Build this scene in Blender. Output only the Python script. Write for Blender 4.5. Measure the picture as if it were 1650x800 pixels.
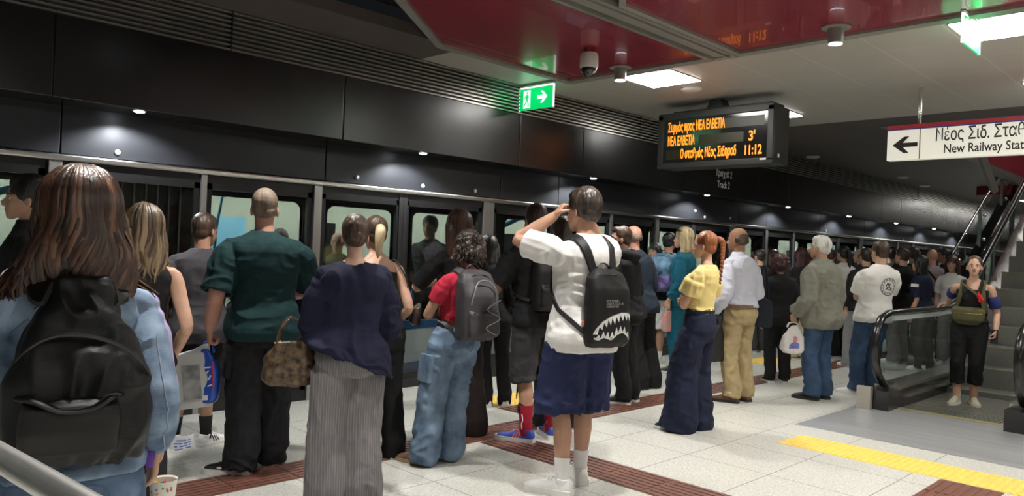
import bpy, bmesh, math, random
import numpy as np
from mathutils import Vector as V, Matrix, Quaternion
from mathutils.bvhtree import BVHTree
PI = math.pi
random.seed(7)
C = bpy.context.scene.collection
for o in list(bpy.data.objects): bpy.data.objects.remove(o)

# ------------------------------------------------------------------ camera, world, exposure
F, EYE = 1230.0, 1.5
YAW, PITCH, ROLL = map(math.radians, (45.0, 0.04, 2.3))
cw = V((math.cos(YAW)*math.cos(PITCH), math.sin(YAW)*math.cos(PITCH), math.sin(PITCH)))
cr = V((math.sin(YAW), -math.cos(YAW), 0)); cu = cr.cross(cw)
cr, cu = math.cos(ROLL)*cr+math.sin(ROLL)*cu, -math.sin(ROLL)*cr+math.cos(ROLL)*cu
EYEV = V((0, 0, EYE))
cam = bpy.data.cameras.new('camera'); camo = bpy.data.objects.new('camera', cam); C.objects.link(camo)
cam.sensor_width = 36; cam.lens = F/1650*36; cam.clip_start = .05
m = Matrix((cr, cu, -cw)).transposed().to_4x4(); m.translation = EYEV; camo.matrix_world = m
sc = bpy.context.scene; sc.camera = camo
def ray(x, y): return cw+cr*((x-825)/F)-cu*((y-400)/F)
def on_z(x, y, z=0):
    d = ray(x, y); return EYEV+d*((z-EYE)/d.z)
def on_y(x, y, Y):
    d = ray(x, y); return EYEV+d*(Y/d.y)
def at(x, y, D): return EYEV+ray(x, y)*D
sc.view_settings.view_transform = 'Standard'; sc.view_settings.look = 'None'
sc.view_settings.exposure = 0.12; sc.view_settings.gamma = 1; sc.view_settings.use_curve_mapping = False
w = bpy.data.worlds.new('station_dark'); sc.world = w; w.use_nodes = True
w.node_tree.nodes['Background'].inputs[0].default_value = (.8, .9, 1, 1)
w.node_tree.nodes['Background'].inputs[1].default_value = .007
PANEL_E, SPOT_W, DOWN_W = 27.0, 20.0, 40.0

# ------------------------------------------------------------------ materials
MATS = {}
def nodes(name):
    m = bpy.data.materials.new(name); m.use_nodes = True; nt = m.node_tree
    return m, nt, nt.nodes['Principled BSDF']
def mat(name, col, rough=.6, metal=0, var=.12, scale=30, bump=0, bscale=None, stretch=(1, 1, 1), spec=.5, sheen=0, col2=None, emit=None, estr=0, coat=0, detail=4):
    """procedural material: noise varies the colour a little, optional bump"""
    if name in MATS: return MATS[name]
    m, nt, b = nodes(name); N, L = nt.nodes.new, nt.links.new
    tc = N('ShaderNodeTexCoord'); mp = N('ShaderNodeMapping'); mp.inputs['Scale'].default_value = stretch
    L(tc.outputs['Object'], mp.inputs[0])
    nz = N('ShaderNodeTexNoise'); nz.inputs['Scale'].default_value = scale; nz.inputs['Detail'].default_value = detail
    L(mp.outputs[0], nz.inputs['Vector'])
    r = N('ShaderNodeValToRGB'); a = [c*(1-var) for c in col]; z = [min(1, c*(1+var)) for c in (col2 or col)]
    r.color_ramp.elements[0].position = .3; r.color_ramp.elements[1].position = .7
    r.color_ramp.elements[0].color = (*a, 1); r.color_ramp.elements[1].color = (*z, 1)
    L(nz.outputs['Fac'], r.inputs[0]); L(r.outputs[0], b.inputs['Base Color'])
    b.inputs['Roughness'].default_value = rough; b.inputs['Metallic'].default_value = metal
    b.inputs['Specular IOR Level'].default_value = spec; b.inputs['Sheen Weight'].default_value = sheen
    b.inputs['Coat Weight'].default_value = coat
    if emit: b.inputs['Emission Color'].default_value = (*emit, 1); b.inputs['Emission Strength'].default_value = estr
    if bump:
        n2 = N('ShaderNodeTexNoise'); n2.inputs['Scale'].default_value = bscale or scale*3; n2.inputs['Detail'].default_value = 5
        L(mp.outputs[0], n2.inputs['Vector'])
        bp = N('ShaderNodeBump'); bp.inputs['Strength'].default_value = bump; bp.inputs['Distance'].default_value = .01
        L(n2.outputs['Fac'], bp.inputs['Height']); L(bp.outputs[0], b.inputs['Normal'])
    MATS[name] = m; return m
def glow(name, col, s):
    if name in MATS: return MATS[name]
    return mat(name, col, .5, var=0, emit=col, estr=s)
def glass(name, tint=(.8, .84, .84), spec=.08, rough=.03):
    if name in MATS: return MATS[name]
    m = bpy.data.materials.new(name); m.use_nodes = True; nt = m.node_tree; nt.nodes.clear(); N, L = nt.nodes.new, nt.links.new
    o = N('ShaderNodeOutputMaterial'); mx = N('ShaderNodeMixShader'); t = N('ShaderNodeBsdfTransparent'); g = N('ShaderNodeBsdfGlossy')
    fr = N('ShaderNodeFresnel'); fr.inputs[0].default_value = 1.5
    nz = N('ShaderNodeTexNoise'); nz.inputs['Scale'].default_value = 3; mr = N('ShaderNodeMapRange'); mr.inputs[3].default_value = rough*.6; mr.inputs[4].default_value = rough*1.4
    L(nz.outputs['Fac'], mr.inputs[0]); L(mr.outputs[0], g.inputs['Roughness'])
    t.inputs[0].default_value = (*tint, 1); g.inputs[0].default_value = (.9, .9, .9, 1)
    ge = N('ShaderNodeNewGeometry'); k = N('ShaderNodeMath'); k.operation = 'MULTIPLY_ADD'; k.inputs[1].default_value = -1; k.inputs[2].default_value = 1
    L(ge.outputs['Backfacing'], k.inputs[0]); k2 = N('ShaderNodeMath'); k2.operation = 'MULTIPLY'; L(fr.outputs[0], k2.inputs[0]); L(k.outputs[0], k2.inputs[1])
    L(k2.outputs[0], mx.inputs[0]); L(t.outputs[0], mx.inputs[1]); L(g.outputs[0], mx.inputs[2]); L(mx.outputs[0], o.inputs[0])
    MATS[name] = m; return m

# ------------------------------------------------------------------ mesh helpers
class MB:
    def __init__(s): s.v = []; s.f = []; s.mi = []; s.cur = 0
    def add(s, vs, fs):
        k = len(s.v); s.v += [tuple(p) for p in vs]; s.f += [tuple(i+k for i in f) for f in fs]; s.mi += [s.cur]*len(fs); return s
    def box(s, x0, x1, y0, y1, z0, z1, M=None, bev=0):
        if bev > 0:
            b = min(bev, abs(x1-x0)*.45, abs(y1-y0)*.45, abs(z1-z0)*.45)
            bm = bmesh.new(); bmesh.ops.create_cube(bm, size=1)
            for v in bm.verts: v.co = V(((x0+x1)/2+v.co.x*(x1-x0), (y0+y1)/2+v.co.y*(y1-y0), (z0+z1)/2+v.co.z*(z1-z0)))
            bmesh.ops.bevel(bm, geom=bm.edges[:], offset=b, segments=2, profile=.6, affect='EDGES')
            vs = [v.co.copy() for v in bm.verts]; fs = [[v.index for v in f.verts] for f in bm.faces]; bm.free()
        else:
            vs = [V(p) for p in ((x0, y0, z0), (x1, y0, z0), (x1, y1, z0), (x0, y1, z0), (x0, y0, z1), (x1, y0, z1), (x1, y1, z1), (x0, y1, z1))]
            fs = [(3, 2, 1, 0), (4, 5, 6, 7), (0, 1, 5, 4), (1, 2, 6, 5), (2, 3, 7, 6), (3, 0, 4, 7)]
        if M: vs = [M @ v for v in vs]
        return s.add(vs, fs)
    def rings(s, R, close=True, cap0=True, cap1=True):
        n = len(R[0]); vs = [p for r in R for p in r]; fs = []
        for i in range(len(R)-1):
            for j in range(n if close else n-1):
                a, b = i*n+j, i*n+(j+1) % n; fs.append((a, b, b+n, a+n))
        if close and cap0: fs.append(tuple(range(n))[::-1])
        if close and cap1: fs.append(tuple(range((len(R)-1)*n, len(R)*n)))
        return s.add(vs, fs)
    def ell(s, c, r, n=14, k=9, M=None):
        c = V(c); r = (r, r, r) if not hasattr(r, '__len__') else r; R = []
        for i in range(k+1):
            t = PI*min(max(i/k, .02), .98); R.append([V((c.x+r[0]*math.sin(t)*math.cos(2*PI*j/n), c.y+r[1]*math.sin(t)*math.sin(2*PI*j/n), c.z-r[2]*math.cos(t))) for j in range(n)])
        if M: R = [[M @ p for p in q] for q in R]
        return s.rings(R)
    def limb(s, P, r, n=12, flat=1.0, side=None, caps=True, hollow=False):
        """tube through points P with radii r; flat scales the second axis"""
        P = [V(p) for p in P]; r = list(r) if hasattr(r, '__len__') else [r]*len(P)
        R = []; u = None
        for i, p in enumerate(P):
            t = (P[min(i+1, len(P)-1)]-P[max(i-1, 0)]).normalized()
            if u is None:
                u = side.copy() if side is not None else (V((1, 0, 0)) if abs(t.x) < .8 else V((0, 1, 0)))
            u = (u-t*u.dot(t)).normalized(); v = t.cross(u)
            rr = r[i]; ra, rb = (rr if hasattr(rr, '__len__') else (rr, rr*flat))
            def ring(o, k): return [p+t*o+u*(ra*k*math.cos(2*PI*j/n))+v*(rb*k*math.sin(2*PI*j/n)) for j in range(n)]
            m = min(ra, rb)
            if i == 0 and caps: R += [ring(-m*.85, .4), ring(-m*.5, .8)]
            R.append(ring(0, 1))
            if i == len(P)-1:
                if hollow: R += [ring(.002, .97), ring(0, .88), ring(-.05, .85)]
                elif caps: R += [ring(m*.5, .8), ring(m*.85, .4)]
        return s.rings(R)
    def prism(s, pts, z0, z1, M=None):
        n = len(pts); vs = [V((x, y, z0)) for x, y in pts]+[V((x, y, z1)) for x, y in pts]
        if M: vs = [M @ v for v in vs]
        return s.add(vs, [tuple(range(n))[::-1], tuple(range(n, 2*n))]+[(i, (i+1) % n, n+(i+1) % n, n+i) for i in range(n)])
    def lathe(s, prof, c=(0, 0, 0), n=24, M=None):
        c = V(c); R = [[c+V((r*math.cos(2*PI*j/n), r*math.sin(2*PI*j/n), z)) for j in range(n)] for r, z in prof]
        if M: R = [[M @ p for p in q] for q in R]
        return s.rings(R)
    def ribbon(s, P, nrm, w, th):
        """flat strap along points P with outward normals nrm"""
        R = []
        for i, p in enumerate(P):
            t = (P[min(i+1, len(P)-1)]-P[max(i-1, 0)]).normalized(); nn = (nrm[i]-t*nrm[i].dot(t)).normalized(); b = t.cross(nn)
            ww = w[i] if hasattr(w, '__len__') else w
            R.append([p+b*ww/2, p+b*ww*.4+nn*th, p-b*ww*.4+nn*th, p-b*ww/2, p-b*ww*.4-nn*.002, p+b*ww*.4-nn*.002])
        return s.rings(R)
    def mesh(s, name='m'):
        me = bpy.data.meshes.new(name); me.from_pydata(s.v, [], s.f); me.update(); return me
def fixn(me):
    bm = bmesh.new(); bm.from_mesh(me); bmesh.ops.recalc_face_normals(bm, faces=bm.faces[:]); bm.to_mesh(me); bm.free()
def link(name, me, mats, parent=None, smooth=False, loc=None, angle=None):
    if not isinstance(mats, (list, tuple)): mats = [mats]
    me.name = name
    for q in mats: me.materials.append(q)
    if smooth: me.polygons.foreach_set('use_smooth', [True]*len(me.polygons))
    o = bpy.data.objects.new(name, me); C.objects.link(o); o.parent = parent
    if loc is not None: o.location = loc
    if smooth and angle: me.set_sharp_from_angle(angle=math.radians(angle))
    return o
def put(name, mb, mats, parent=None, smooth=False, angle=40, loc=None):
    me = mb.mesh(name); fixn(me)
    if len(set(mb.mi)) > 1: me.polygons.foreach_set('material_index', mb.mi)
    return link(name, me, mats, parent, smooth, loc, angle if smooth else None)
def tag(o, label=None, cat=None, group=None, kind=None):
    if label: o['label'] = label
    if cat: o['category'] = cat
    if group: o['group'] = group
    if kind: o['kind'] = kind
    return o
def struct(name, mb, mats, parent=None, smooth=False, label=None):
    o = put(name, mb, mats, parent, smooth); o['kind'] = 'structure'
    if label: o['label'] = label
    return o
def thing(name, label, cat, loc=(0, 0, 0), rz=0, group=None):
    o = bpy.data.objects.new(name, None); C.objects.link(o); o.location = loc; o.rotation_euler = (0, 0, rz); o.empty_display_size = .1
    return tag(o, label, cat, group)
def text_mesh(txt, size, cx=True, ext=.002, bold=0, sx=1):
    cu_ = bpy.data.curves.new('t', 'FONT'); cu_.body = txt; cu_.size = size; cu_.extrude = ext; cu_.offset = bold
    cu_.align_x = 'CENTER' if cx else 'LEFT'; cu_.align_y = 'CENTER'; cu_.resolution_u = 3
    o = bpy.data.objects.new('t', cu_); C.objects.link(o); dg = bpy.context.evaluated_depsgraph_get()
    me = bpy.data.meshes.new_from_object(o.evaluated_get(dg)); bpy.data.objects.remove(o)
    if sx != 1: me.transform(Matrix.Diagonal((sx, 1, 1, 1)))
    return me
def frame(o, x, y, z):
    m = Matrix((V(x), V(y), V(z))).transposed().to_4x4(); m.translation = V(o); return m
# ------------------------------------------------------------------ the station shell
YP, YF, ZC = 6.41, 5.98, 3.317
XL, XR = -9.0, 46.0
m_fascia = mat('fascia_metal', (.055, .055, .057), .26, .92, var=.15, scale=2)
m_fascia2 = mat('lower_fascia_metal', (.035, .037, .043), .36, .4, var=.12, scale=2)
m_alu = mat('aluminium', (.42, .42, .41), .32, .9, var=.08, scale=12, stretch=(1, 1, .1))
m_steel = mat('brushed_steel', (.6, .59, .56), .25, 1, var=.06, scale=20, stretch=(.1, 1, 1))
m_black = mat('black_frame', (.012, .012, .013), .35, .2, var=.2, scale=8)
m_plinth = mat('plinth_dark', (.02, .02, .02), .45, .2, var=.2, scale=6)
m_louv = mat('louver_metal', (.36, .345, .31), .28, .75, var=.1, scale=5)
m_ceil = mat('ceiling_grey', (.30, .29, .265), .42, .1, var=.05, scale=4)
m_ceild = mat('ceiling_dark', (.10, .085, .08), .5, .2, var=.08, scale=3)
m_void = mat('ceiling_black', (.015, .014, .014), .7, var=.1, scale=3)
m_red = mat('red_gloss', (.22, .019, .036), .26, 0, var=.08, scale=1.5, spec=.6, coat=.4)
m_redw = mat('red_wall', (.16, .012, .02), .4, 0, var=.12, scale=2)
m_trim = mat('ceiling_trim', (.27, .26, .235), .45, .3, var=.05, scale=5)
m_panel = glow('light_panel', (1, .98, .9), PANEL_E)
m_glass = glass('door_glass', (.74, .76, .75))
m_eglass = glass('balustrade_glass', (.86, .9, .9))
m_tile = None
def floor_mat():
    m, nt, b = nodes('terrazzo'); N, L = nt.nodes.new, nt.links.new
    tc = N('ShaderNodeTexCoord'); sp = N('ShaderNodeSeparateXYZ'); L(tc.outputs['Object'], sp.inputs[0])
    def seam(ch, off, p, wd):
        a = N('ShaderNodeMath'); a.operation = 'SUBTRACT'; L(sp.outputs[ch], a.inputs[0]); a.inputs[1].default_value = off
        d = N('ShaderNodeMath'); d.operation = 'DIVIDE'; L(a.outputs[0], d.inputs[0]); d.inputs[1].default_value = p
        f = N('ShaderNodeMath'); f.operation = 'FRACT'; L(d.outputs[0], f.inputs[0])
        c = N('ShaderNodeMath'); c.operation = 'LESS_THAN'; L(f.outputs[0], c.inputs[0]); c.inputs[1].default_value = wd/p
        return c
    s1, s2 = seam('X', 4.405, .645, .006), seam('Y', 3.09, .645, .006)
    mx = N('ShaderNodeMath'); mx.operation = 'MAXIMUM'; L(s1.outputs[0], mx.inputs[0]); L(s2.outputs[0], mx.inputs[1])
    n1 = N('ShaderNodeTexVoronoi'); n1.inputs['Scale'].default_value = 110; L(tc.outputs['Object'], n1.inputs['Vector'])
    n2 = N('ShaderNodeTexNoise'); n2.inputs['Scale'].default_value = 60; n2.inputs['Detail'].default_value = 6; L(tc.outputs['Object'], n2.inputs['Vector'])
    r = N('ShaderNodeValToRGB'); e = r.color_ramp.elements; e[0].position = .2; e[0].color = (.41, .405, .37, 1); e[1].position = .75; e[1].color = (.63, .625, .58, 1)
    L(n2.outputs['Fac'], r.inputs[0])
    r2 = N('ShaderNodeValToRGB'); e = r2.color_ramp.elements; e[0].position = 0; e[0].color = (.75, .74, .72, 1); e[1].position = .6; e[1].color = (1.1, 1.1, 1.08, 1)
    L(n1.outputs['Color'], r2.inputs[0])
    mm = N('ShaderNodeMix'); mm.data_type = 'RGBA'; mm.blend_type = 'MULTIPLY'; mm.inputs[0].default_value = .6; L(r.outputs[0], mm.inputs[6]); L(r2.outputs[0], mm.inputs[7])
    m3 = N('ShaderNodeMix'); m3.data_type = 'RGBA'; L(mx.outputs[0], m3.inputs[0]); L(mm.outputs[2], m3.inputs[6]); m3.inputs[7].default_value = (.22, .21, .19, 1)
    L(m3.outputs[2], b.inputs['Base Color']); b.inputs['Roughness'].default_value = .27; b.inputs['Specular IOR Level'].default_value = .5
    return m
struct('floor', MB().box(XL, XR, -7, YP+.06, -.25, 0), floor_mat())
# ceiling: tiled grey field, darker soffit, black void, red gloss fields with grey frames
def ceil_mat():
    m, nt, b = nodes('ceiling_tiles'); N, L = nt.nodes.new, nt.links.new
    tc = N('ShaderNodeTexCoord'); sp = N('ShaderNodeSeparateXYZ'); L(tc.outputs['Object'], sp.inputs[0]); fs = []
    for ch, off, p in (('X', 6.25, .6), ('Y', 4.222, .6)):
        a = N('ShaderNodeMath'); a.operation = 'SUBTRACT'; L(sp.outputs[ch], a.inputs[0]); a.inputs[1].default_value = off
        d = N('ShaderNodeMath'); d.operation = 'DIVIDE'; L(a.outputs[0], d.inputs[0]); d.inputs[1].default_value = p
        f = N('ShaderNodeMath'); f.operation = 'FRACT'; L(d.outputs[0], f.inputs[0])
        c = N('ShaderNodeMath'); c.operation = 'LESS_THAN'; L(f.outputs[0], c.inputs[0]); c.inputs[1].default_value = .016 if ch == 'Y' else .01; fs.append(c)
    mx = N('ShaderNodeMath'); mx.operation = 'MAXIMUM'; L(fs[0].outputs[0], mx.inputs[0]); L(fs[1].outputs[0], mx.inputs[1])
    mm = N('ShaderNodeMix'); mm.data_type = 'RGBA'; L(mx.outputs[0], mm.inputs[0]); mm.inputs[6].default_value = (.46, .445, .41, 1); mm.inputs[7].default_value = (.60, .58, .54, 1)
    L(mm.outputs[2], b.inputs['Base Color']); b.inputs['Roughness'].default_value = .4; b.inputs['Metallic'].default_value = .15
    return m
XE = 10.0
struct('ceiling', MB().box(6.14, XE, -7, YF+.1, ZC, ZC+.1).box(4.6, 6.14, 5.385, YF+.1, ZC, ZC+.1), ceil_mat())
struct('ceiling', MB().box(XE, XR, 3.78, YF+.1, ZC, ZC+.1).box(XL, 4.6, 5.33, YF+.1, ZC, ZC+.1).box(XE, 10.6, -7, 3.78, ZC, ZC+.1), m_ceild)  # darker panels at the left end and beyond the tiled field
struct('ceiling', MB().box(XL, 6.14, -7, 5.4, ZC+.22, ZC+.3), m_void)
# red fields (recess-framed), chamfered corners
def field(pts, zoff=0, fr=.07):
    inner = pts; c = V((sum(p[0] for p in pts)/len(pts), sum(p[1] for p in pts)/len(pts)))
    o = struct('ceiling', MB().prism(inner, ZC-.012, ZC+.05), m_red)
    out = []; n = len(pts)
    for i in range(n):      # offset outline
        a, b, d = V(pts[i-1]), V(pts[i]), V(pts[(i+1) % n])
        n1 = V(((b-a).y, -(b-a).x)).normalized(); n2 = V(((d-b).y, -(d-b).x)).normalized()
        k = (n1+n2).normalized(); out.append(b+k*(fr/max(.3, k.dot(n1))))
    mb = MB(); vs = [(*p, ZC-.035) for p in pts]+[(*p, ZC-.045) for p in out]+[(*p, ZC+.06) for p in out]+[(*p, ZC+.02) for p in pts]; fs = []
    for i in range(n):
        j = (i+1) % n; fs += [(i, j, n+j, n+i), (n+i, n+j, 2*n+j, 2*n+i), (3*n+i, 3*n+j, j, i), (2*n+i, 2*n+j, 3*n+j, 3*n+i)]
    mb.add(vs, fs); struct('trim_1', mb, m_trim)
field([(6.06, 3.70), (6.06, 5.31), (4.34, 5.31), (2.2, 3.70), (2.2, 3.7)][:4], fr=.06)
field([(6.08, -6.5), (6.08, 3.36), (4.42, 3.36), (3.2, 2.4), (2.6, -6.5)], fr=.05)
struct('trim_2', MB().box(2.2, 6.14, 3.425, 3.625, ZC-.02, ZC+.05).box(2.2, 6.14, 3.40, 3.43, ZC-.05, ZC).box(2.2, 6.14, 3.50, 3.515, ZC-.035, ZC).box(6.12, 6.2, -6.5, 5.38, ZC-.03, ZC+.04), m_trim)
# wall on the train side: fascia, underside, lower fascia, transom
mb = MB()
ju = [XL]+[1.45-5.58*k for k in (1, 0)]+[3.765, 6.034, 7.137, 9.35, 11.6, 12.7, 14.85, 17.1, 18.3, 20.4, 22.7, 25, 28, 32, 37, XR]
ju = sorted(ju)
for a, b in zip(ju, ju[1:]): mb.box(a+.004, b-.004, YF, YF+.03, 2.42, 3.0, bev=.006)
mb.box(XL, XR, YF+.02, YP, 2.43, 2.47).box(XL, XR, YF+.02, YF+.05, 2.45, 3.4)
struct('wall_train_side', mb, m_fascia)
mb = MB(); PER = 5.58
jl = sorted([1.62+PER*k for k in range(-2, 8)]+[3.86+PER*k for k in range(-2, 8)]+[6.18+PER*k for k in range(-2, 8)])
jl = [XL]+[x for x in jl if XL < x < XR]+[XR]
for a, b in zip(jl, jl[1:]): mb.box(a+.005, b-.005, YP, YP+.05, 2.075, 2.45, bev=.005)
struct('wall_lower_fascia', mb, m_fascia2)
mb = MB().box(XL, XR, YP-.05, YP+.06, 2.018, 2.066, bev=.012); struct('trim_3', mb, m_steel)
mb = MB()
for k in range(9): mb.box(XL, XR, YF-.012, YF+.05, 3.0+k*.037, 3.0+k*.037+.014)
struct('trim_4', mb, m_louv, label='horizontal louver slats above the dark fascia')
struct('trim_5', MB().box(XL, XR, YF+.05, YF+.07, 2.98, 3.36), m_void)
mb = MB()
for x in (-2.9, 2.694, 8.27, 13.85, 19.4): mb.box(x-.006, x+.006, YF-.014, YF+.05, 3.0, 3.33)
struct('trim_6', mb, m_black)
# screen doors and fixed glass of the platform edge, per period
def pane(name, x0, x1, kids=True, leaf=False):
    fr = .045; mb = MB()
    mb.box(x0, x1, YP-.01, YP+.03, 1.90, 2.018).box(x0, x1, YP-.01, YP+.03, 0.0, .26 if not leaf else .16)
    mb.box(x0, x0+fr, YP-.01, YP+.03, .1, 1.95).box(x1-fr, x1, YP-.01, YP+.03, .1, 1.95)
    o = struct(name, mb, m_black)
    g = put('glass_pane', MB().box(x0+fr*.8, x1-fr*.8, YP+.006, YP+.014, .15, 1.92), m_glass, o)
    return o
wi = di = 0
for k in range(-1, 8):
    b = 1.585+PER*k
    if b > XR-6: break
    for a, c in ((b+.05, b+1.08), (b+1.14, b+2.14)):
        wi += 1; pane('window_%d' % wi, a, c)
    for a, c in ((b+2.24, b+3.16), (b+3.23, b+4.30)):
        di += 1; o = pane('door_%d' % di, a, c, leaf=True)
        put('door_edge', MB().box(*((c-.02, c+.035) if a < b+2.5 else (a-.035, a+.02)), YP-.02, YP+.04, 0, 2.018, bev=.006), m_plinth, o)
    wi += 1; pane('window_%d' % wi, b+4.49, b+5.52)
    mb = MB()
    for x, wd in ((b, .09), (b+1.11, .05), (b+2.19, .085), (b+4.395, .17)):
        mb.box(x-wd/2, x+wd/2, YP-.035, YP+.05, 0, 2.018, bev=.006)
    struct('trim_7', mb, m_alu)
struct('baseboard_train_side', MB().box(XL, XR, YP-.02, YP+.05, 0, .10), m_plinth)
# end, right and back walls keep the light in
struct('wall_right', MB().box(XL, XR, -7.1, -7, 0, 4.2), mat('wall_grey', (.33, .32, .3), .5, var=.06, scale=2))
struct('wall_left', MB().box(XL-.1, XL, -7, 9, -.2, 4.2), mat('wall_grey2', (.25, .24, .23), .5, var=.06, scale=2))
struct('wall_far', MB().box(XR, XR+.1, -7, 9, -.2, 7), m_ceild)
struct('wall_void', MB().box(19.5, 19.6, 2.9, 4.8, 3.12, 7), m_redw)
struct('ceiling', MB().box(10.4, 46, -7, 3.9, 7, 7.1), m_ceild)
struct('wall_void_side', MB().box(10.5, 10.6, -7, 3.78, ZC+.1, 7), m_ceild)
struct('wall_void_side', MB().box(10.6, 19.5, 3.78, 3.9, ZC+.1, 7), m_redw)
struct('trim_8', MB().limb([(10.9, 2.9, 3.68), (12.7, 2.9, 2.62)], .06, n=4).limb([(16.5, 2.9, 3.4), (18.8, 2.9, 2.4)], .05, n=4), m_trim)

# ------------------------------------------------------------------ lamps
def light_panel(x, y, label, lx=.58, ly=.58):
    t = thing('ceiling_light', label, 'ceiling light', (x, y, ZC), group='square ceiling light panels')
    put('frame', MB().box(-lx/2-.012, lx/2+.012, -ly/2-.012, ly/2+.012, -.008, .002), m_trim, t)
    put('diffuser', MB().box(-lx/2, lx/2, -ly/2, ly/2, -.014, -.006), m_panel, t)
light_panel(6.6, 4.53, 'bright square ceiling light panel at the tip of the red ceiling, beside the camera dome')
light_panel(6.6, 1.49, 'bright square ceiling light panel behind the small green hanging sign at the right edge')
light_panel(9.0, 4.53, 'square ceiling light panel half hidden behind the departure display')
for x in (24, 27, 30, 34, 38): light_panel(x, 4.53, 'square ceiling light panel far along the platform beyond the frame')
for x, y in ((1.8, -1.5), (-.6, -1.5), (1.8, -4.5), (9.0, 1.49), (6.6, -1.5), (9.0, -1.5), (6.6, -4.5)): light_panel(x, y, 'square ceiling light panel over the platform beyond the frame')
for x in (14.5, 18.0, 22.0):  # unseen fill lamps, added to brighten the void and the far fascia
    t = thing('added_fill_light', 'added square fill lamp in the escalator void beyond the right edge of the frame', 'ceiling light', (x, 1.6, 6.97), group='added fill lamps in the escalator void')
    put('frame', MB().box(-.62, .62, -.62, .62, 0, .03), m_trim, t); put('diffuser', MB().box(-.6, .6, -.6, .6, -.012, -.002), glow('added_fill_panel', (1, .98, .92), 18), t)
m_dlw = glow('downlight_lens', (.95, .98, 1), 9)
m_dlb = mat('downlight_body', (.25, .24, .24), .4, .4, var=.05)
def downlight(x, y, label):
    t = thing('downlight', label, 'downlight', (x, y, ZC-.012), group='round surface downlights on the red ceiling')
    put('rim', MB().lathe([(.055, 0), (.105, 0), (.108, -.008), (.06, -.014)]), m_trim, t, True)
    put('housing', MB().lathe([(.05, .0), (.062, -.01), (.056, -.125), (.05, -.128)]), m_dlb, t, True)
    put('lens', MB().lathe([(.046, -.126), (.05, -.132), (.03, -.136), (.005, -.137)]), m_dlw, t, True)
    l = bpy.data.lights.new('downlight_beam', 'SPOT'); l.energy = DOWN_W*6; l.spot_size = 1.75; l.spot_blend = .6; l.shadow_soft_size = .05; l.color = (1, .97, .92)
    lo = bpy.data.objects.new('downlight_beam', l); C.objects.link(lo); lo.parent = t; lo.location = (0, 0, -.15)
downlight(5.94, 4.55, 'small round downlight on the red ceiling between the camera dome and the square light')
downlight(5.87, 2.44, 'small round downlight on the red ceiling nearest the right edge')
for x, y in ((2.4, 4.2), (3.5, 2.6), (3.3, -.2), (5.87, -.2), (3.3, -3), (1.0, 2.6), (.6, -.2), (-1.6, 2.6), (-1.6, -.2)): downlight(x, y, 'small round downlight on the ceiling above the near platform, outside the frame')
m_spot = glow('spot_lens', (.95, .98, 1), 30)
names = ['leftmost', 'second from the left', 'third from the left', 'fourth from the left', 'fifth from the left', 'sixth from the left', 'seventh from the left', 'farthest visible']
for k in range(-2, 9):
    x = 2.06+2.72*k
    lab = ('small bright spotlight under the dark fascia, %s of the row' % names[k]) if 0 <= k < 8 else 'small bright spotlight under the dark fascia, outside the frame'
    t = thing('spotlight', lab, 'spotlight', (x, 6.1, 2.43), group='row of small spotlights under the fascia')
    put('rim', MB().lathe([(.03, 0), (.05, 0), (.048, -.006), (.036, -.008)], n=16), m_alu, t, True)
    put('lens', MB().lathe([(.036, -.004), (.036, -.012), (.02, -.016), (.004, -.017)], n=16), m_spot, t, True)
    l = bpy.data.lights.new('spot_beam', 'SPOT'); l.energy = SPOT_W*3; l.spot_size = math.radians(142); l.spot_blend = .45; l.shadow_soft_size = .02; l.color = (.95, .98, 1)
    lo = bpy.data.objects.new('spot_beam', l); C.objects.link(lo); lo.parent = t; lo.location = (0, 0, -.03); lo.rotation_euler = (math.radians(8), 0, 0)
# small bolts with a bright head on the lower fascia
m_bolt = mat('bolt_cap', (.8, .8, .78), .3, .6, var=.05)
bl = [(2.015, 2.126), (4.213, 2.14), (5.034, 2.125), (5.779, 2.133), (10.406, 2.2), (10.688, 2.122), (11.485, 2.147), (15.294, 2.113), (19.832, 2.1)]
bn = ['left of the bald man', 'above the navy sweater', 'above the door centre', 'above the long brown hair', 'upper one above the teal jacket', 'lower one above the teal jacket', 'above the light shirt', 'above the grey jacket', 'above the far crowd']
for (x, z), n in zip(bl, bn):
    o = put('key_switch', MB().lathe([(.022, 0), (.022, .012), (.014, .02), (.003, .021)], n=12, M=Matrix.Translation((x, YP, z)) @ Matrix.Rotation(PI/2, 4, 'X')), m_bolt, None, True)
    tag(o, 'tiny bright round key switch on the lower fascia, '+n, 'key switch', 'key switches on the lower fascia')

# ------------------------------------------------------------------ the train behind the glass
YT = 6.78
m_tblk = mat('train_black', (.012, .013, .015), .2, .1, var=.15, scale=3)
m_twht = mat('train_white', (.62, .66, .68), .3, 0, var=.04, scale=3)
m_tblu = mat('train_blue', (.02, .12, .30), .3, 0, var=.08, scale=3)
m_cream = mat('train_cream', (.62, .64, .54), .5, 0, var=.04, scale=3)
m_tube = mat('blue_tube', (.16, .55, .82), .3, 0, var=.05)
m_tfloor = mat('train_floor', (.12, .13, .15), .5)
m_tlamp = glow('train_lamp', (.95, 1, .93), 17)
tr = thing('metro_train', 'metro train with white and blue livery standing behind the platform glass doors', 'train', (0, YT, 0))
wins = []
for k in range(-1, 7):
    b = PER*k
    wins += [(1.05+b, 1.9+b, .83, 1.87), (2.85+b, 3.85+b, .83, 1.87), (4.12+b, 4.95+b, .75, 1.86), (5.2+b, 5.86+b, .75, 1.86)]
wins = [w_ for w_ in wins if XL < w_[0] and w_[1] < XR-1]
mb = MB(); xs = [XL]+[q for w_ in wins for q in w_[:2]]+[XR]
for i in range(0, len(xs), 2): mb.box(xs[i], xs[i+1], 0, .06, .66, 2.3)
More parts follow.
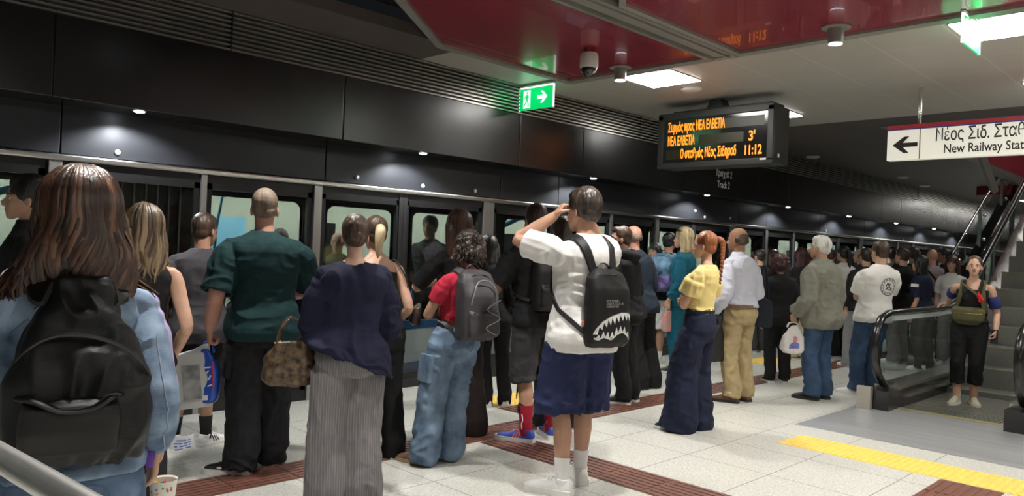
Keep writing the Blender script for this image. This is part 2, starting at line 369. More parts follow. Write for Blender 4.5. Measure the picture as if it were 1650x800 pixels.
for a, c, z0, z1 in wins: mb.box(a, c, 0, .06, .66, z0).box(a, c, 0, .06, z1, 2.3)
put('body_side', mb, m_tblk, tr)
def wave(x0, x1, f0, f1, n=40):
    mb = MB(); xs = [x0+(x1-x0)*i/n for i in range(n+1)]
    vs = [(x, -.004, f0(x)) for x in xs]+[(x, -.004, f1(x)) for x in xs]+[(x, .05, f0(x)) for x in xs]+[(x, .05, f1(x)) for x in xs]; n1 = n+1
    fs = [(i, i+1, n1+i+1, n1+i) for i in range(n)]+[(2*n1+i, 2*n1+i+1, i+1, i) for i in range(n)]+[(n1+i, n1+i+1, 3*n1+i+1, 3*n1+i) for i in range(n)]
    return mb.add(vs, fs)
def wv(x): return .07*math.sin((x-4.4)*1.25)
put('livery_stripe', wave(XL, XR, lambda x: -.1, lambda x: .66, 300), m_twht, tr)
mb = wave(XL, XR, lambda x: .50+wv(x), lambda x: .655, 300); o = put('livery_stripe', mb, m_tblu, tr); o.location.y = -.006
mb = wave(XL, XR, lambda x: -.1, lambda x: .12+1.2*wv(x), 300); o = put('livery_stripe', mb, m_tblu, tr); o.location.y = -.006
for a, c, z0, z1 in wins:
    put('window_glass', MB().box(a-.01, c+.01, .02, .03, z0-.01, z1+.01), m_glass, tr)
    mb = MB(); r = .09
    for sx, x0 in ((1, a), (-1, c)):
        for sz, zz in ((1, z0), (-1, z1)):
            arc = [(x0, zz)]+[(x0+sx*(r-r*math.cos(t*PI/10)), zz+sz*(r-r*math.sin(t*PI/10))) for t in range(6)]
            mb.add([(p[0], -.002, p[1]) for p in arc], [tuple(range(7))]); mb.add([(p[0], .05, p[1]) for p in arc], [tuple(range(7))])
    mb.box(a-.03, a, -.008, .05, z0-.03, z1+.03).box(c, c+.03, -.008, .05, z0-.03, z1+.03).box(a, c, -.008, .05, z1, z1+.03).box(a, c, -.008, .05, z0-.03, z0)
    put('window_frame', mb, m_black, tr)
put('interior_floor', MB().box(XL, XR, .05, 2.6, -.1, 0), m_tfloor, tr)
put('interior_wall', MB().box(XL, XR, 2.5, 2.6, 0, 2.3), m_cream, tr)
put('interior_ceiling', MB().box(XL, XR, .05, 2.6, 2.2, 2.3), m_cream, tr)
put('interior_lamp', MB().box(XL, XR, .75, .9, 2.17, 2.2).box(XL, XR, 1.85, 2.0, 2.17, 2.2), m_tlamp, tr)
mb = MB()
for a, c, z0, z1 in wins[1::2]: mb.box(a+.1, c-.1, 2.46, 2.5, .95, 1.75)
put('far_window', mb, m_tblk, tr)
for k in range(-1, 6):
    for x in (3.2+PER*k, 6.65+PER*k, 1.2+PER*k):
        put('grab_rail', MB().limb([(x, .5, .05), (x, .5, 1.55), (x+.1, .6, 1.9), (x+.5, .62, 2.02), (x+.5, .62, 2.2)], .017, n=8), m_tube if x > 3 else m_alu, tr, True)
    put('grab_rail', MB().limb([(6.55+PER*k, .28, 1.62), (6.85+PER*k, .35, 1.75), (7.35+PER*k, .42, 1.93), (7.8+PER*k, .5, 2.1)], .035, n=8), m_tube, tr, True)
    put('screen', MB().box(3.3+PER*k, 3.85+PER*k, 1.2, 1.25, 1.28, 1.72), glow('screen_blue', (.25, .55, .75), .8), tr)
    put('seat_row', MB().box(.4+PER*k, 2.6+PER*k, 2.0, 2.5, .3, .45, bev=.05).box(.4+PER*k, 2.6+PER*k, 2.4, 2.5, .45, .9, bev=.04), m_tblu, tr, True)
for i in range(8): put('bellows_rib', MB().box(1.98+i*.095, 1.992+i*.095, -.02, .0, .75, 1.93), m_alu, tr)
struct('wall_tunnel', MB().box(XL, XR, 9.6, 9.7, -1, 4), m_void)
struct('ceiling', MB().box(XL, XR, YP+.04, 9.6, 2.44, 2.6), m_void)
# ------------------------------------------------------------------ tactile paving
m_yel = mat('tactile_yellow', (.75, .50, .10), .55, var=.1, scale=25)
m_brn = mat('tactile_brown', (.155, .066, .047), .4, var=.16, scale=14)
def dome_strip(x0, x1, y0, y1, label, p=.048):
    mb = MB().box(x0, x1, y0, y1, -.01, .004, bev=.002)
    nx, ny = int((x1-x0)/p), int((y1-y0)/p)
    for i in range(nx):
        for j in range(ny):
            x, y = x0+(i+.5)*(x1-x0)/nx, y0+(j+.5)*(y1-y0)/ny
            R = [[(x+r*math.cos(t*PI/3), y+r*math.sin(t*PI/3), z) for t in range(6)] for r, z in ((.015, .004), (.012, .008), (.006, .0095))]
            mb.rings(R, cap0=False)
    return tag(put('tactile_strip', mb, m_yel), label, 'tactile paving')
def rib_strip(x0, x1, y0, y1, ax, label, n=7):
    mb = MB().box(x0, x1, y0, y1, -.01, .003, bev=.0015)
    L_ = x1-x0 if ax == 'x' else y1-y0; q = max(1, round(L_/.4))
    for k in range(n):
        for i in range(q):
            if ax == 'x':
                c = y0+(k+.5)*(y1-y0)/n; mb.box(x0+i*L_/q+.012, x0+(i+1)*L_/q-.012, c-.015, c+.015, .002, .008, bev=.003)
            else:
                c = x0+(k+.5)*(x1-x0)/n; mb.box(c-.015, c+.015, y0+i*L_/q+.012, y0+(i+1)*L_/q-.012, .002, .008, bev=.003)
    return tag(put('tactile_strip', mb, m_brn), label, 'tactile paving')
dome_strip(5.98, 6.42, -.6, 2.83, 'yellow dotted tactile strip on the floor before the escalator landing')
dome_strip(5.05, 5.85, 5.12, 5.56, 'yellow dotted tactile square before the screen door left of the black shorts')
dome_strip(10.2, 11.0, 5.02, 5.46, 'yellow dotted tactile square on the floor beyond the khaki trousers')
rib_strip(5.0, 5.45, 4.65, 5.10, 'y', 'brown ribbed tactile square joining the yellow square near the black shorts')
rib_strip(4.01, 4.41, 1.64, 4.28, 'y', 'brown ribbed tactile strip running to the front behind the white sneakers')
rib_strip(-8, 17, 4.30, 4.64, 'x', 'long brown ribbed tactile strip along the platform under the waiting people')
rib_strip(4.01, 5.96, 1.23, 1.62, 'x', 'brown ribbed tactile strip at the bottom right meeting the yellow strip')

# ------------------------------------------------------------------ departure display
m_case = mat('display_case', (.028, .028, .028), .45, .1, var=.1, scale=6)
m_scr = mat('display_screen', (.012, .013, .014), .12, 0, var=.1, scale=3, spec=.7)
m_amb = glow('amber_led', (1, .27, .015), 1.15)
m_wht = mat('white_print', (.8, .8, .78), .5, var=.03)
m_off = mat('unlit_band', (.020, .017, .006), .4, var=.2, scale=40)
t = thing('departure_display', 'black hanging departure display with three rows of amber Greek text', 'display', (7.72, 4.56, 2.86))
Y2 = .732
put('case', MB().box(0, .36, -Y2, Y2, -.325, .30, bev=.015), m_case, t)
put('top_housing', MB().box(.03, .33, -Y2+.05, Y2-.17, .29, .345, bev=.01), m_case, t)
put('front_frame', MB().box(-.02, .01, -Y2, Y2, .24, .32, bev=.008).box(-.02, .01, -Y2, Y2, -.335, -.27, bev=.008).box(-.02, .01, -Y2, -Y2+.07, -.3, .3, bev=.008).box(-.02, .01, Y2-.07, Y2, -.3, .3, bev=.008), m_case, t)
put('screen', MB().box(-.004, .004, -Y2+.05, Y2-.05, -.28, .25), m_scr, t)
put('mount', MB().prism([(-.12, .33), (.12, .33), (.06, .47), (-.06, .47)], -.08, .08, M=Matrix(((0, 0, 1, .18), (1, 0, 0, .05), (0, 1, 0, 0), (0, 0, 0, 1)))), m_case, t)
put('side_lamp', MB().box(.10, .13, -Y2-.006, -Y2+.01, -.26, -.22), m_wht, t)
def led(txt, size, y, z, sx, left=True, bold=.004):
    me = text_mesh(txt, size, cx=False, ext=.001, bold=bold, sx=sx)
    me.transform(frame((-.008, y, z), (0, -1, 0), (0, 0, 1), (-1, 0, 0)))
    return link('led_text', me, m_amb, t)
led('Συρμός προς ΝΕΑ ΕΛΒΕΤΙΑ', .15, .60, .145, .385)
led('ΝΕΑ ΕΛΒΕΤΙΑ', .15, .60, -.02, .38)
led("3'", .15, -.44, -.025, .8)
led('Ο σταθμός Νέος Σιδηροδ', .15, .42, -.175, .40)
led('11:12', .145, -.385, -.18, .68)
for a, b, z in ((.62, -.62, .145), (.18, -.38, -.02), (.62, .42, -.175)): put('unlit_row', MB().box(-.006, -.003, b, a, z-.055, z+.055), m_off, t)
put('maker_plate', MB().box(-.024, -.018, -.66, -.59, -.295, -.275), m_wht, t)

# ------------------------------------------------------------------ station sign
m_sign = glow('sign_face', (.82, .80, .72), .35)
m_ink = mat('sign_ink', (.015, .015, .015), .5, var=.1)
m_sred = mat('sign_red', (.40, .03, .05), .4, var=.05); m_sblu = mat('sign_blue', (.06, .05, .25), .4, var=.05)
t = thing('station_sign', 'long cream hanging sign with a left arrow and railway station text', 'sign', (8.39, 1.75, 2.75))
A, B = 1.155, -1.15
put('panel', MB().box(0, .09, B, A, -.175, .135, bev=.004), m_sign, t)
put('red_band', MB().box(-.004, .094, B, A, .148, .188, bev=.003), m_sred, t)
put('blue_band', MB().box(-.004, .094, B, A, .134, .149), m_sblu, t)
put('divider', MB().box(-.003, .002, .835, .843, -.17, .135), m_ink, t)
for y in (.86, -.9): put('hanging_rod', MB().limb([(.04, y, .17), (.04, y, ZC-2.75)], .016, n=10), m_steel, t, True)
def sgn(txt, size, y, z, sx=1, bold=0):
    me = text_mesh(txt, size, cx=False, ext=.001, bold=bold, sx=sx); me.transform(frame((-.003, y, z), (0, -1, 0), (0, 0, 1), (-1, 0, 0)))
    link('lettering', me, m_ink, t)
sgn('Νέος Σιδ. Σταθμός', .175, .70, .052, .615, .0018)
sgn('New Railway Station', .125, .62, -.088, .765, .0015)
# arrow pointing left
ar = [(1.10, 0), (.99, .085), (.94, .085), (1.0, .022), (.86, .022), (.86, -.022), (1.0, -.022), (.94, -.085), (.99, -.085)]
put('arrow', MB().prism(ar, .001, .004, M=Matrix(((0, 0, -1, 0), (1, 0, 0, 0), (0, 1, 0, -.02), (0, 0, 0, 1)))), m_ink, t)

# ------------------------------------------------------------------ exit signs
m_ex = glow('exit_green', (.0, .52, .13), 1.0); m_exw = glow('exit_white', (.85, .95, .9), 1.1)
def exit_sign(name, loc, rz, label, arrow):
    t = thing('exit_sign', label, 'exit sign', loc, rz)
    put('bracket', MB().box(-.26, .26, -.02, .02, .262, .29, bev=.004).box(.235, .25, -.012, .012, .28, .31), m_trim, t)
    put('panel', MB().box(-.25, .25, -.008, .008, 0, .25, bev=.003), m_ex, t)
    put('edge', MB().box(-.255, -.245, -.01, .01, 0, .25).box(.245, .255, -.01, .01, 0, .25).box(-.25, .25, -.01, .01, .235, .252), m_exw, t)
    for s in (1, -1):
        F2 = Matrix.Rotation(0 if s > 0 else PI, 4, 'Z')
        door = [(-.19, .02), (-.085, .02), (-.085, .215), (-.19, .215)]
        mb = MB().prism(door, .0085, .0095, M=F2 @ Matrix(((1, 0, 0, 0), (0, 0, -1, 0), (0, 1, 0, 0), (0, 0, 0, 1))))
        put('door_symbol', mb, m_exw, t)
        fig = MB(); K = F2 @ Matrix(((1, 0, 0, 0), (0, 0, -1, 0), (0, 1, 0, 0), (0, 0, 0, 1)))
        fig.prism([(-.131+.013*math.cos(q), .185+.013*math.sin(q)) for q in [PI*2*i/10 for i in range(10)]], .0096, .0105, K)
        for pts in ([(-.15, .165), (-.118, .165), (-.122, .105), (-.146, .11)], [(-.148, .112), (-.13, .112), (-.15, .07), (-.18, .03), (-.188, .04), (-.162, .08)], [(-.14, .11), (-.122, .11), (-.108, .07), (-.105, .03), (-.12, .03), (-.122, .068)], [(-.15, .165), (-.14, .155), (-.165, .125), (-.175, .135)], [(-.12, .165), (-.112, .16), (-.1, .12), (-.108, .118)]):
            fig.prism(pts, .0096, .0105, K)
        put('running_figure', fig, m_ex, t)
        if arrow:
            a = [(.165, .125), (.10, .19), (.065, .19), (.11, .145), (.02, .145), (.02, .105), (.11, .105), (.065, .06), (.10, .06)]
            put('arrow', MB().prism(a, .0085, .0095, M=K), m_exw, t)
    if not arrow: t.scale = (.85, .85, .85)
    l = bpy.data.lights.new('sign_glow', 'POINT'); l.energy = .35; l.color = (.1, 1, .4); l.shadow_soft_size = .1
    for s in (-.12, .12):
        lo = bpy.data.objects.new('sign_glow', l); C.objects.link(lo); lo.parent = t; lo.location = (0, s, .15)
exit_sign('exit_sign', (6.02, 5.735, 3.03), -PI/2, 'green running man exit sign with a right arrow under the louvers', True)
exit_sign('exit_sign', (6.2, 1.6, 3.075), PI, 'small green exit sign seen edge on before the right light panel', False)

# ------------------------------------------------------------------ dome camera, smoke detectors, track lettering
m_cw = mat('camera_white', (.62, .60, .57), .4, var=.04); m_cd = glass('dome_glass', (.08, .08, .08))
t = thing('dome_camera', 'white dome surveillance camera hanging from the red ceiling', 'surveillance camera', (5.27, 4.39, ZC-.012))
put('mount', MB().lathe([(.05, 0), (.055, -.02), (.075, -.05)]), m_red, t, True)
put('housing', MB().lathe([(.07, -.03), (.082, -.06), (.084, -.15), (.076, -.165)]), m_cw, t, True)
put('dome', MB().lathe([(.07, -.16), (.068, -.19), (.05, -.225), (.025, -.24), (.003, -.243)]), mat('dome_black', (.02, .02, .022), .06, 0, var=.2, spec=.8), t, True)
put('lens', MB().ell((.0, -.045, -.2), .026), mat('lens_grey', (.3, .3, .31), .1, .5), t, True)
for p, lab in (((7.18, 4.53, ZC), 'round white smoke detector beside the square light above the display'), ((13.07, 5.75, ZC), 'round smoke detector on the dark ceiling right of the display'), ((16.92, 5.52, ZC), 'small smoke detector ball under the dark ceiling left of the station sign'), ((18.94, 5.71, ZC), 'farthest round smoke detector on the dark ceiling')):
    t = thing('smoke_detector', lab, 'smoke detector', p)
    put('base', MB().lathe([(.11, 0), (.115, -.012), (.1, -.025), (.06, -.035), (.005, -.038)]), m_cw, t, True)
m_tl = mat('track_letter', (.55, .55, .54), .5, var=.04)
t = thing('track_lettering', 'pale lettering naming track 2 on the dark fascia under the display', 'lettering', (10.48, YF-.002, 2.68))
for txt, z, sz in (('Τροχιά 2', .085, .15), ('Track 2', -.085, .15)):
    me = text_mesh(txt, sz, ext=.001, sx=.8); me.transform(frame((0, -.002, z), (1, 0, 0), (0, 0, 1), (0, -1, 0))); link('lettering_line', me, m_tl, t)

# ------------------------------------------------------------------ escalator
m_rub = mat('handrail_rubber', (.012, .012, .012), .22, var=.2, scale=8, spec=.6)
m_skirt = mat('escalator_black', (.016, .016, .016), .16, 0, var=.2, scale=3, spec=.7)
m_deck = mat('escalator_deck', (.5, .5, .48), .25, .9, var=.06, scale=10, stretch=(.2, 1, 1))
m_step = mat('step_metal', (.17, .17, .155), .5, .3, var=.15, scale=60, stretch=(.1, 1, 1))
m_stepl = mat('step_line', (.28, .24, .10), .5)
m_box = mat('newel_plate', (.46, .43, .38), .4, .5, var=.05)
m_rail = mat('panel_edge', (.55, .62, .60), .25, .2, var=.05)
es = thing('escalator', 'escalator with glass balustrades and black handrails coming down at the right', 'escalator', (8.1, 2.2, 0))
X0, XI, XT = 0.06, 2.85, 9.3         # newel, foot of the incline, top (local x)
TA = math.tan(math.radians(30))
def zl(x, off=0): return off+max(0, x-XI)*TA
def prof(off, xs): return [(x, zl(x, off)) for x in xs]
xs_all = [X0+.25, 1.0, 2.0, 2.6, 2.85, 3.1, 4, 5, 6, 7, 8, XT]
def zs(x, off):     # softened foot
    return off+sum(max(0, x+d-XI) for d in (-.45, -.2, 0, .2, .45))/5*TA
for sgn_, yb in ((1, .54), (-1, -.50)):
    yc = yb+sgn_*.10
    # black base cladding under the deck
    mb = MB(); n = len(xs_all)
    def slab(y0, y1, lo, hi, xs=xs_all):
        R = []
        for x in xs: R.append([(x, y0, lo(x)), (x, y1, lo(x)), (x, y1, hi(x)), (x, y0, hi(x))])
        return MB().rings(R)
    put('base_cladding', slab(yb-.02 if sgn_ > 0 else yb-.22, yb+.22 if sgn_ > 0 else yb+.02, lambda x: zs(x, 0)-(.0 if x < 2.7 else .35) if x > 2.4 else 0, lambda x: zs(x, .20), [.08]+xs_all), m_skirt, es)
    put('deck', slab(yb-.03, yb+.03, lambda x: zs(x, .195), lambda x: zs(x, .235)) if False else slab(min(yb-sgn_*.03, yb+sgn_*.2), max(yb-sgn_*.03, yb+sgn_*.2), lambda x: zs(x, .2), lambda x: zs(x, .235)), m_deck, es)
    put('skirt_panel', slab(yb-.045 if sgn_ > 0 else yb+.025, yb-.025 if sgn_ > 0 else yb+.045, lambda x: zs(x, -.02), lambda x: zs(x, .215), [2.2, 2.5, 2.75, 3, 3.5, 5, 7, XT]), mat('skirt_steel', (.42, .41, .42), .3, .85, var=.06, scale=6), es)
    if sgn_ > 0: put('newel_plate', MB().box(0, .07, yb+.13, yb+.27, 0, .235, bev=.004), m_box, es)
    put('guard_brush', slab(min(yb-sgn_*.05, yb-sgn_*.02), max(yb-sgn_*.05, yb-sgn_*.02), lambda x: zs(x, .10), lambda x: zs(x, .135), [.55, 1.0, 2.0, 2.5, 2.75, 3, 3.5, 5, 7, XT]), m_deck, es)
    # handrail loop round the newel
    P = [V((.50, yc, .22)), V((.26, yc, .25)), V((.10, yc, .36)), V((.0, yc, .52)), V((-.03, yc, .68)), V((.02, yc, .83)), V((.15, yc, .94)), V((.35, yc, .985))]+[V((x, yc, zs(x, .99))) for x in (.8, 1.4, 2.0, 2.4, 2.7, 2.9, 3.2, 3.6, 4.5, 6, 8, XT)]
    put('handrail', MB().limb(P, .042, n=12, flat=.8, side=V((0, 1, 0))), m_rub, es, True, 60)
    # glass within the loop
    out = [(.30, .25), (.14, .38), (.05, .53), (.02, .68), (.07, .82), (.18, .915), (.36, .955)]
    top = out+[(x, zs(x, .955)) for x in (.8, 1.4, 2.0, 2.5, 2.85, 3.2, 4, 5, 6.5, 8, XT)]
    bot = [(x, zs(x, .22)) for x in (XT, 8, 6.5, 5, 4, 3.2, 2.85, 2.5, 2.0, 1.4, .8, .5)]
    put('glass_panel', MB().prism(top+bot, -.006, .006, M=Matrix(((1, 0, 0, 0), (0, 0, -1, yc), (0, 1, 0, 0), (0, 0, 0, 1)))), m_eglass, es)
    put('rail_track', slab(yc-.02, yc+.02, lambda x: zs(x, .90), lambda x: zs(x, .955), [.45]+xs_all[1:]), m_rail, es)
    for xx in (1.55, 3.3, 4.6, 5.9, 7.2, 8.5): put('joint_clip', MB().box(xx-.012, xx+.012, yc-.02, yc+.02, zs(xx, .3), zs(xx, .34)), m_steel, es)
put('landing_plate', MB().box(-1.31, .34, -.95, .85, -.01, .006, bev=.002), mat('landing_metal', (.42, .43, .44), .30, .45, var=.12, scale=14, stretch=(1, .06, 1)), es)
put('comb', MB().box(.33, .42, -.5, .54, -.01, .009), m_stepl, es)
k = 0; x = .42
while x < XT-.5:
    z = 0 if k < 4 else min((k-3)*.231, 9); z = (0, 0, 0, 0, .06)[k] if k < 5 else .06+(k-4)*.231
    s_ = put('step', MB().box(x, x+.40, -.49, .53, z-.25, z, bev=.004), m_step, es)
    mb = MB()
    for j in range(33): mb.box(x+.01, x+.395, -.483+j*.0307, -.462+j*.0307, z-.002, z+.003)
    put('tread_grooves', mb, m_step, s_)
    put('step_line', MB().box(x+.001, x+.022, -.49, .53, z-.001, z+.0036), m_stepl, s_)
    x += .40; k += 1
# glass railing of the stair beyond the escalator
rl = thing('stair_railing', 'glass stair railing with steel posts rising beyond the escalator', 'railing', (15.1, 4.0, 0))
def zr(x): return 1.80+x*.575
for x in (-.1, 1.45, 3.0, 4.1):
    put('post', MB().box(x-.02, x+.02, -.03, .03, zr(x)-.75, zr(x), bev=.004).box(x-.03, x+.09, -.05, .05, zr(x)-.03, zr(x)+.02, bev=.01), m_steel, rl)
    for dz in (.14, .6): put('glass_clamp', MB().ell((x+.09, -.06, zr(x)-dz), .035), m_steel, rl, True)
KX = Matrix(((1, 0, 0, 0), (0, 0, -1, 0), (0, 1, 0, 0), (0, 0, 0, 1)))
put('glass_panel', MB().prism([(-.3, zr(-.3)-.7), (4.3, zr(4.3)-.7), (4.3, zr(4.3)-.05), (-.3, zr(-.3)-.05)], .05, .06, M=KX), m_eglass, rl)
put('top_rail', MB().limb([(-.4, 0, zr(-.4)+.03), (4.36, 0, zr(4.36)+.03)], .024, n=10), m_steel, rl, True)
put('stringer', MB().prism([(-.3, zr(-.3)-.98), (4.3, zr(4.3)-.98), (4.3, zr(4.3)-.70), (-.3, zr(-.3)-.70)], -.06, .0, M=KX), m_skirt, rl)
for x in (.2, 4.0): put('support_leg', MB().box(x-.05, x+.05, -.03, .05, 0, zr(x)-.8, bev=.01), m_skirt, rl)

# ------------------------------------------------------------------ steel handrail in the near left corner
hr = thing('stair_handrail', 'shiny steel tube handrail in the bottom left corner', 'handrail', (0, 0, 0))
a, b = at(0, 737, 1.33), at(118, 806, 1.12); d = (b-a)
put('rail_tube', MB().limb([a-d*3, a, b, b+d*2], .023, n=16), mat('satin_steel', (.62, .61, .58), .38, .9, var=.05), hr, True)
for q in (-1.2, 2.2):
    p = a+d*q; put('post', MB().limb([p, V((p.x, p.y, 0))], .018, n=12), m_steel, hr, True)
# ------------------------------------------------------------------ figure builder
def lerp(a, b, t): return a+(b-a)*t
def sstep(a, b, x):
    t = min(1, max(0, (x-a)/(b-a))); return t*t*(3-2*t)
RNG = np.random.default_rng(3); LAT = RNG.random((32, 32, 32))
def vnoise(P, f, seed=0):
    """smooth value noise in -1..1 on an (n,3) array"""
    Q = np.asarray(P)*f+seed*7.31; i = np.floor(Q).astype(int); t = Q-i; t = t*t*(3-2*t); i &= 31; j = (i+1) & 31; L = LAT
    x0, y0, z0 = i.T; x1, y1, z1 = j.T; tx, ty, tz = t.T
    a = L[x0, y0, z0]*(1-tx)+L[x1, y0, z0]*tx; b = L[x0, y1, z0]*(1-tx)+L[x1, y1, z0]*tx
    c = L[x0, y0, z1]*(1-tx)+L[x1, y0, z1]*tx; d = L[x0, y1, z1]*(1-tx)+L[x1, y1, z1]*tx
    return ((a*(1-ty)+b*ty)*(1-tz)+(c*(1-ty)+d*ty)*tz)*2-1
def remesh(mb, vox, smooth=4, sfac=.5):
    """fuse overlapping closed shells into one continuous smooth surface"""
    me = mb.mesh('tmp'); fixn(me); o = bpy.data.objects.new('tmp', me); C.objects.link(o)
    r = o.modifiers.new('r', 'REMESH'); r.mode = 'VOXEL'; r.voxel_size = vox
    if smooth: q = o.modifiers.new('s', 'SMOOTH'); q.iterations = smooth; q.factor = sfac
    dg = bpy.context.evaluated_depsgraph_get(); out = bpy.data.meshes.new_from_object(o.evaluated_get(dg))
    bpy.data.objects.remove(o); bpy.data.meshes.remove(me); return out
def arr(me):
    a = np.empty(len(me.vertices)*3); me.vertices.foreach_get('co', a); return a.reshape(-1, 3)
def norms(me):
    a = np.empty(len(me.vertices)*3); me.vertex_normals.foreach_get('vector', a); return a.reshape(-1, 3)
def setco(me, a): me.vertices.foreach_set('co', a.ravel()); me.update()
def wrinkle(me, amp, f=(9, 9, 16), seed=0, zr=None, sharp=True):
    """cloth folds: ridged noise along the normals; zr = list of (z, half width, extra) bands with deeper folds"""
    a = arr(me); n = norms(me); P = a*np.array(f)
    q = vnoise(P+vnoise(a, 5, seed)[:, None]*1.5, 1, seed); q = 1-2*np.abs(q) if sharp else q
    q = q*.7+.3*vnoise(P, 2.3, seed+1); k = np.full(len(a), 1.0)
    for z, hw, ex in (zr or []): k += ex*np.exp(-((a[:, 2]-z)/hw)**2)
    setco(me, a+n*(amp*k*q)[:, None])
def ik(A, T, l1, l2, hint):
    A, T = V(A), V(T); d = T-A; L = min(d.length, (l1+l2)*.999); d = d.normalized(); T = A+d*L
    a = (l1*l1-l2*l2+L*L)/(2*L); h = math.sqrt(max(0, l1*l1-a*a)); hn = V(hint); hn = (hn-d*hn.dot(d)).normalized()
    return A+d*a+hn*h, T
def samp(P, n):
    P = [V(p) for p in P]; out = []
    for i in range(len(P)-1):
        for j in range(n):
            t = j/n; p0 = P[max(i-1, 0)]; p1 = P[i]; p2 = P[i+1]; p3 = P[min(i+2, len(P)-1)]
            out.append(.5*((2*p1)+(p2-p0)*t+(2*p0-5*p1+4*p2-p3)*t*t+(3*p1-p0-3*p2+p3)*t**3))
    return out+[P[-1]]
def skinm(name, col): return mat('skin_'+name, col, .5, var=.07, scale=14, spec=.35, bump=.04, bscale=120)
SK = dict(light=skinm('light', (.55, .33, .235)), mid=skinm('mid', (.44, .245, .165)), tan=skinm('tan', (.35, .185, .115)), pink=skinm('pink', (.55, .29, .22)))
def hairm(name, c1, c2, rough=.42):
    return mat('hair_'+name, c1, rough, var=.25, scale=18, stretch=(1, 1, .12), col2=c2, spec=.5, bump=.35, bscale=90)
HR = dict(dark=hairm('dark', (.016, .011, .009), (.05, .034, .025)), black=hairm('black', (.008, .008, .009), (.022, .021, .021)), brown=hairm('brown', (.024, .011, .008), (.085, .040, .025), .36), brownhi=hairm('brown_highlight', (.06, .028, .018), (.20, .105, .065), .36), blondhi=hairm('ash_highlight', (.12, .085, .05), (.30, .21, .12)), browndk=hairm('brown_deep', (.012, .006, .005), (.04, .02, .014), .4), dkbrown=hairm('dark_brown', (.028, .016, .011), (.075, .043, .028)), auburn=hairm('auburn', (.13, .035, .012), (.30, .10, .035)), blond=hairm('blond', (.30, .21, .10), (.62, .50, .30)), dblond=hairm('dark_blond', (.05, .034, .02), (.19, .13, .075)), grey=hairm('grey', (.33, .33, .31), (.62, .62, .58)), buzz=hairm('buzz', (.12, .085, .06), (.22, .16, .12), .6), maroon=hairm('maroon', (.03, .012, .013), (.085, .03, .03)))
m_eye = mat('eye_white', (.7, .68, .65), .3, var=.02); m_iris = mat('iris_dark', (.04, .025, .015), .2, var=.1); m_lip = mat('lip', (.36, .13, .11), .45, var=.08)
m_sole = mat('sole_white', (.72, .71, .68), .5, var=.05); m_solek = mat('sole_black', (.02, .02, .02), .6); m_solet = mat('sole_tan', (.35, .26, .16), .6)
def cloth(name, col, var=.10, scale=26, bump=.12, bscale=160, rough=.85, **k): return mat(name, col, rough, var=var, scale=scale, bump=bump, bscale=bscale, spec=.25, **k)

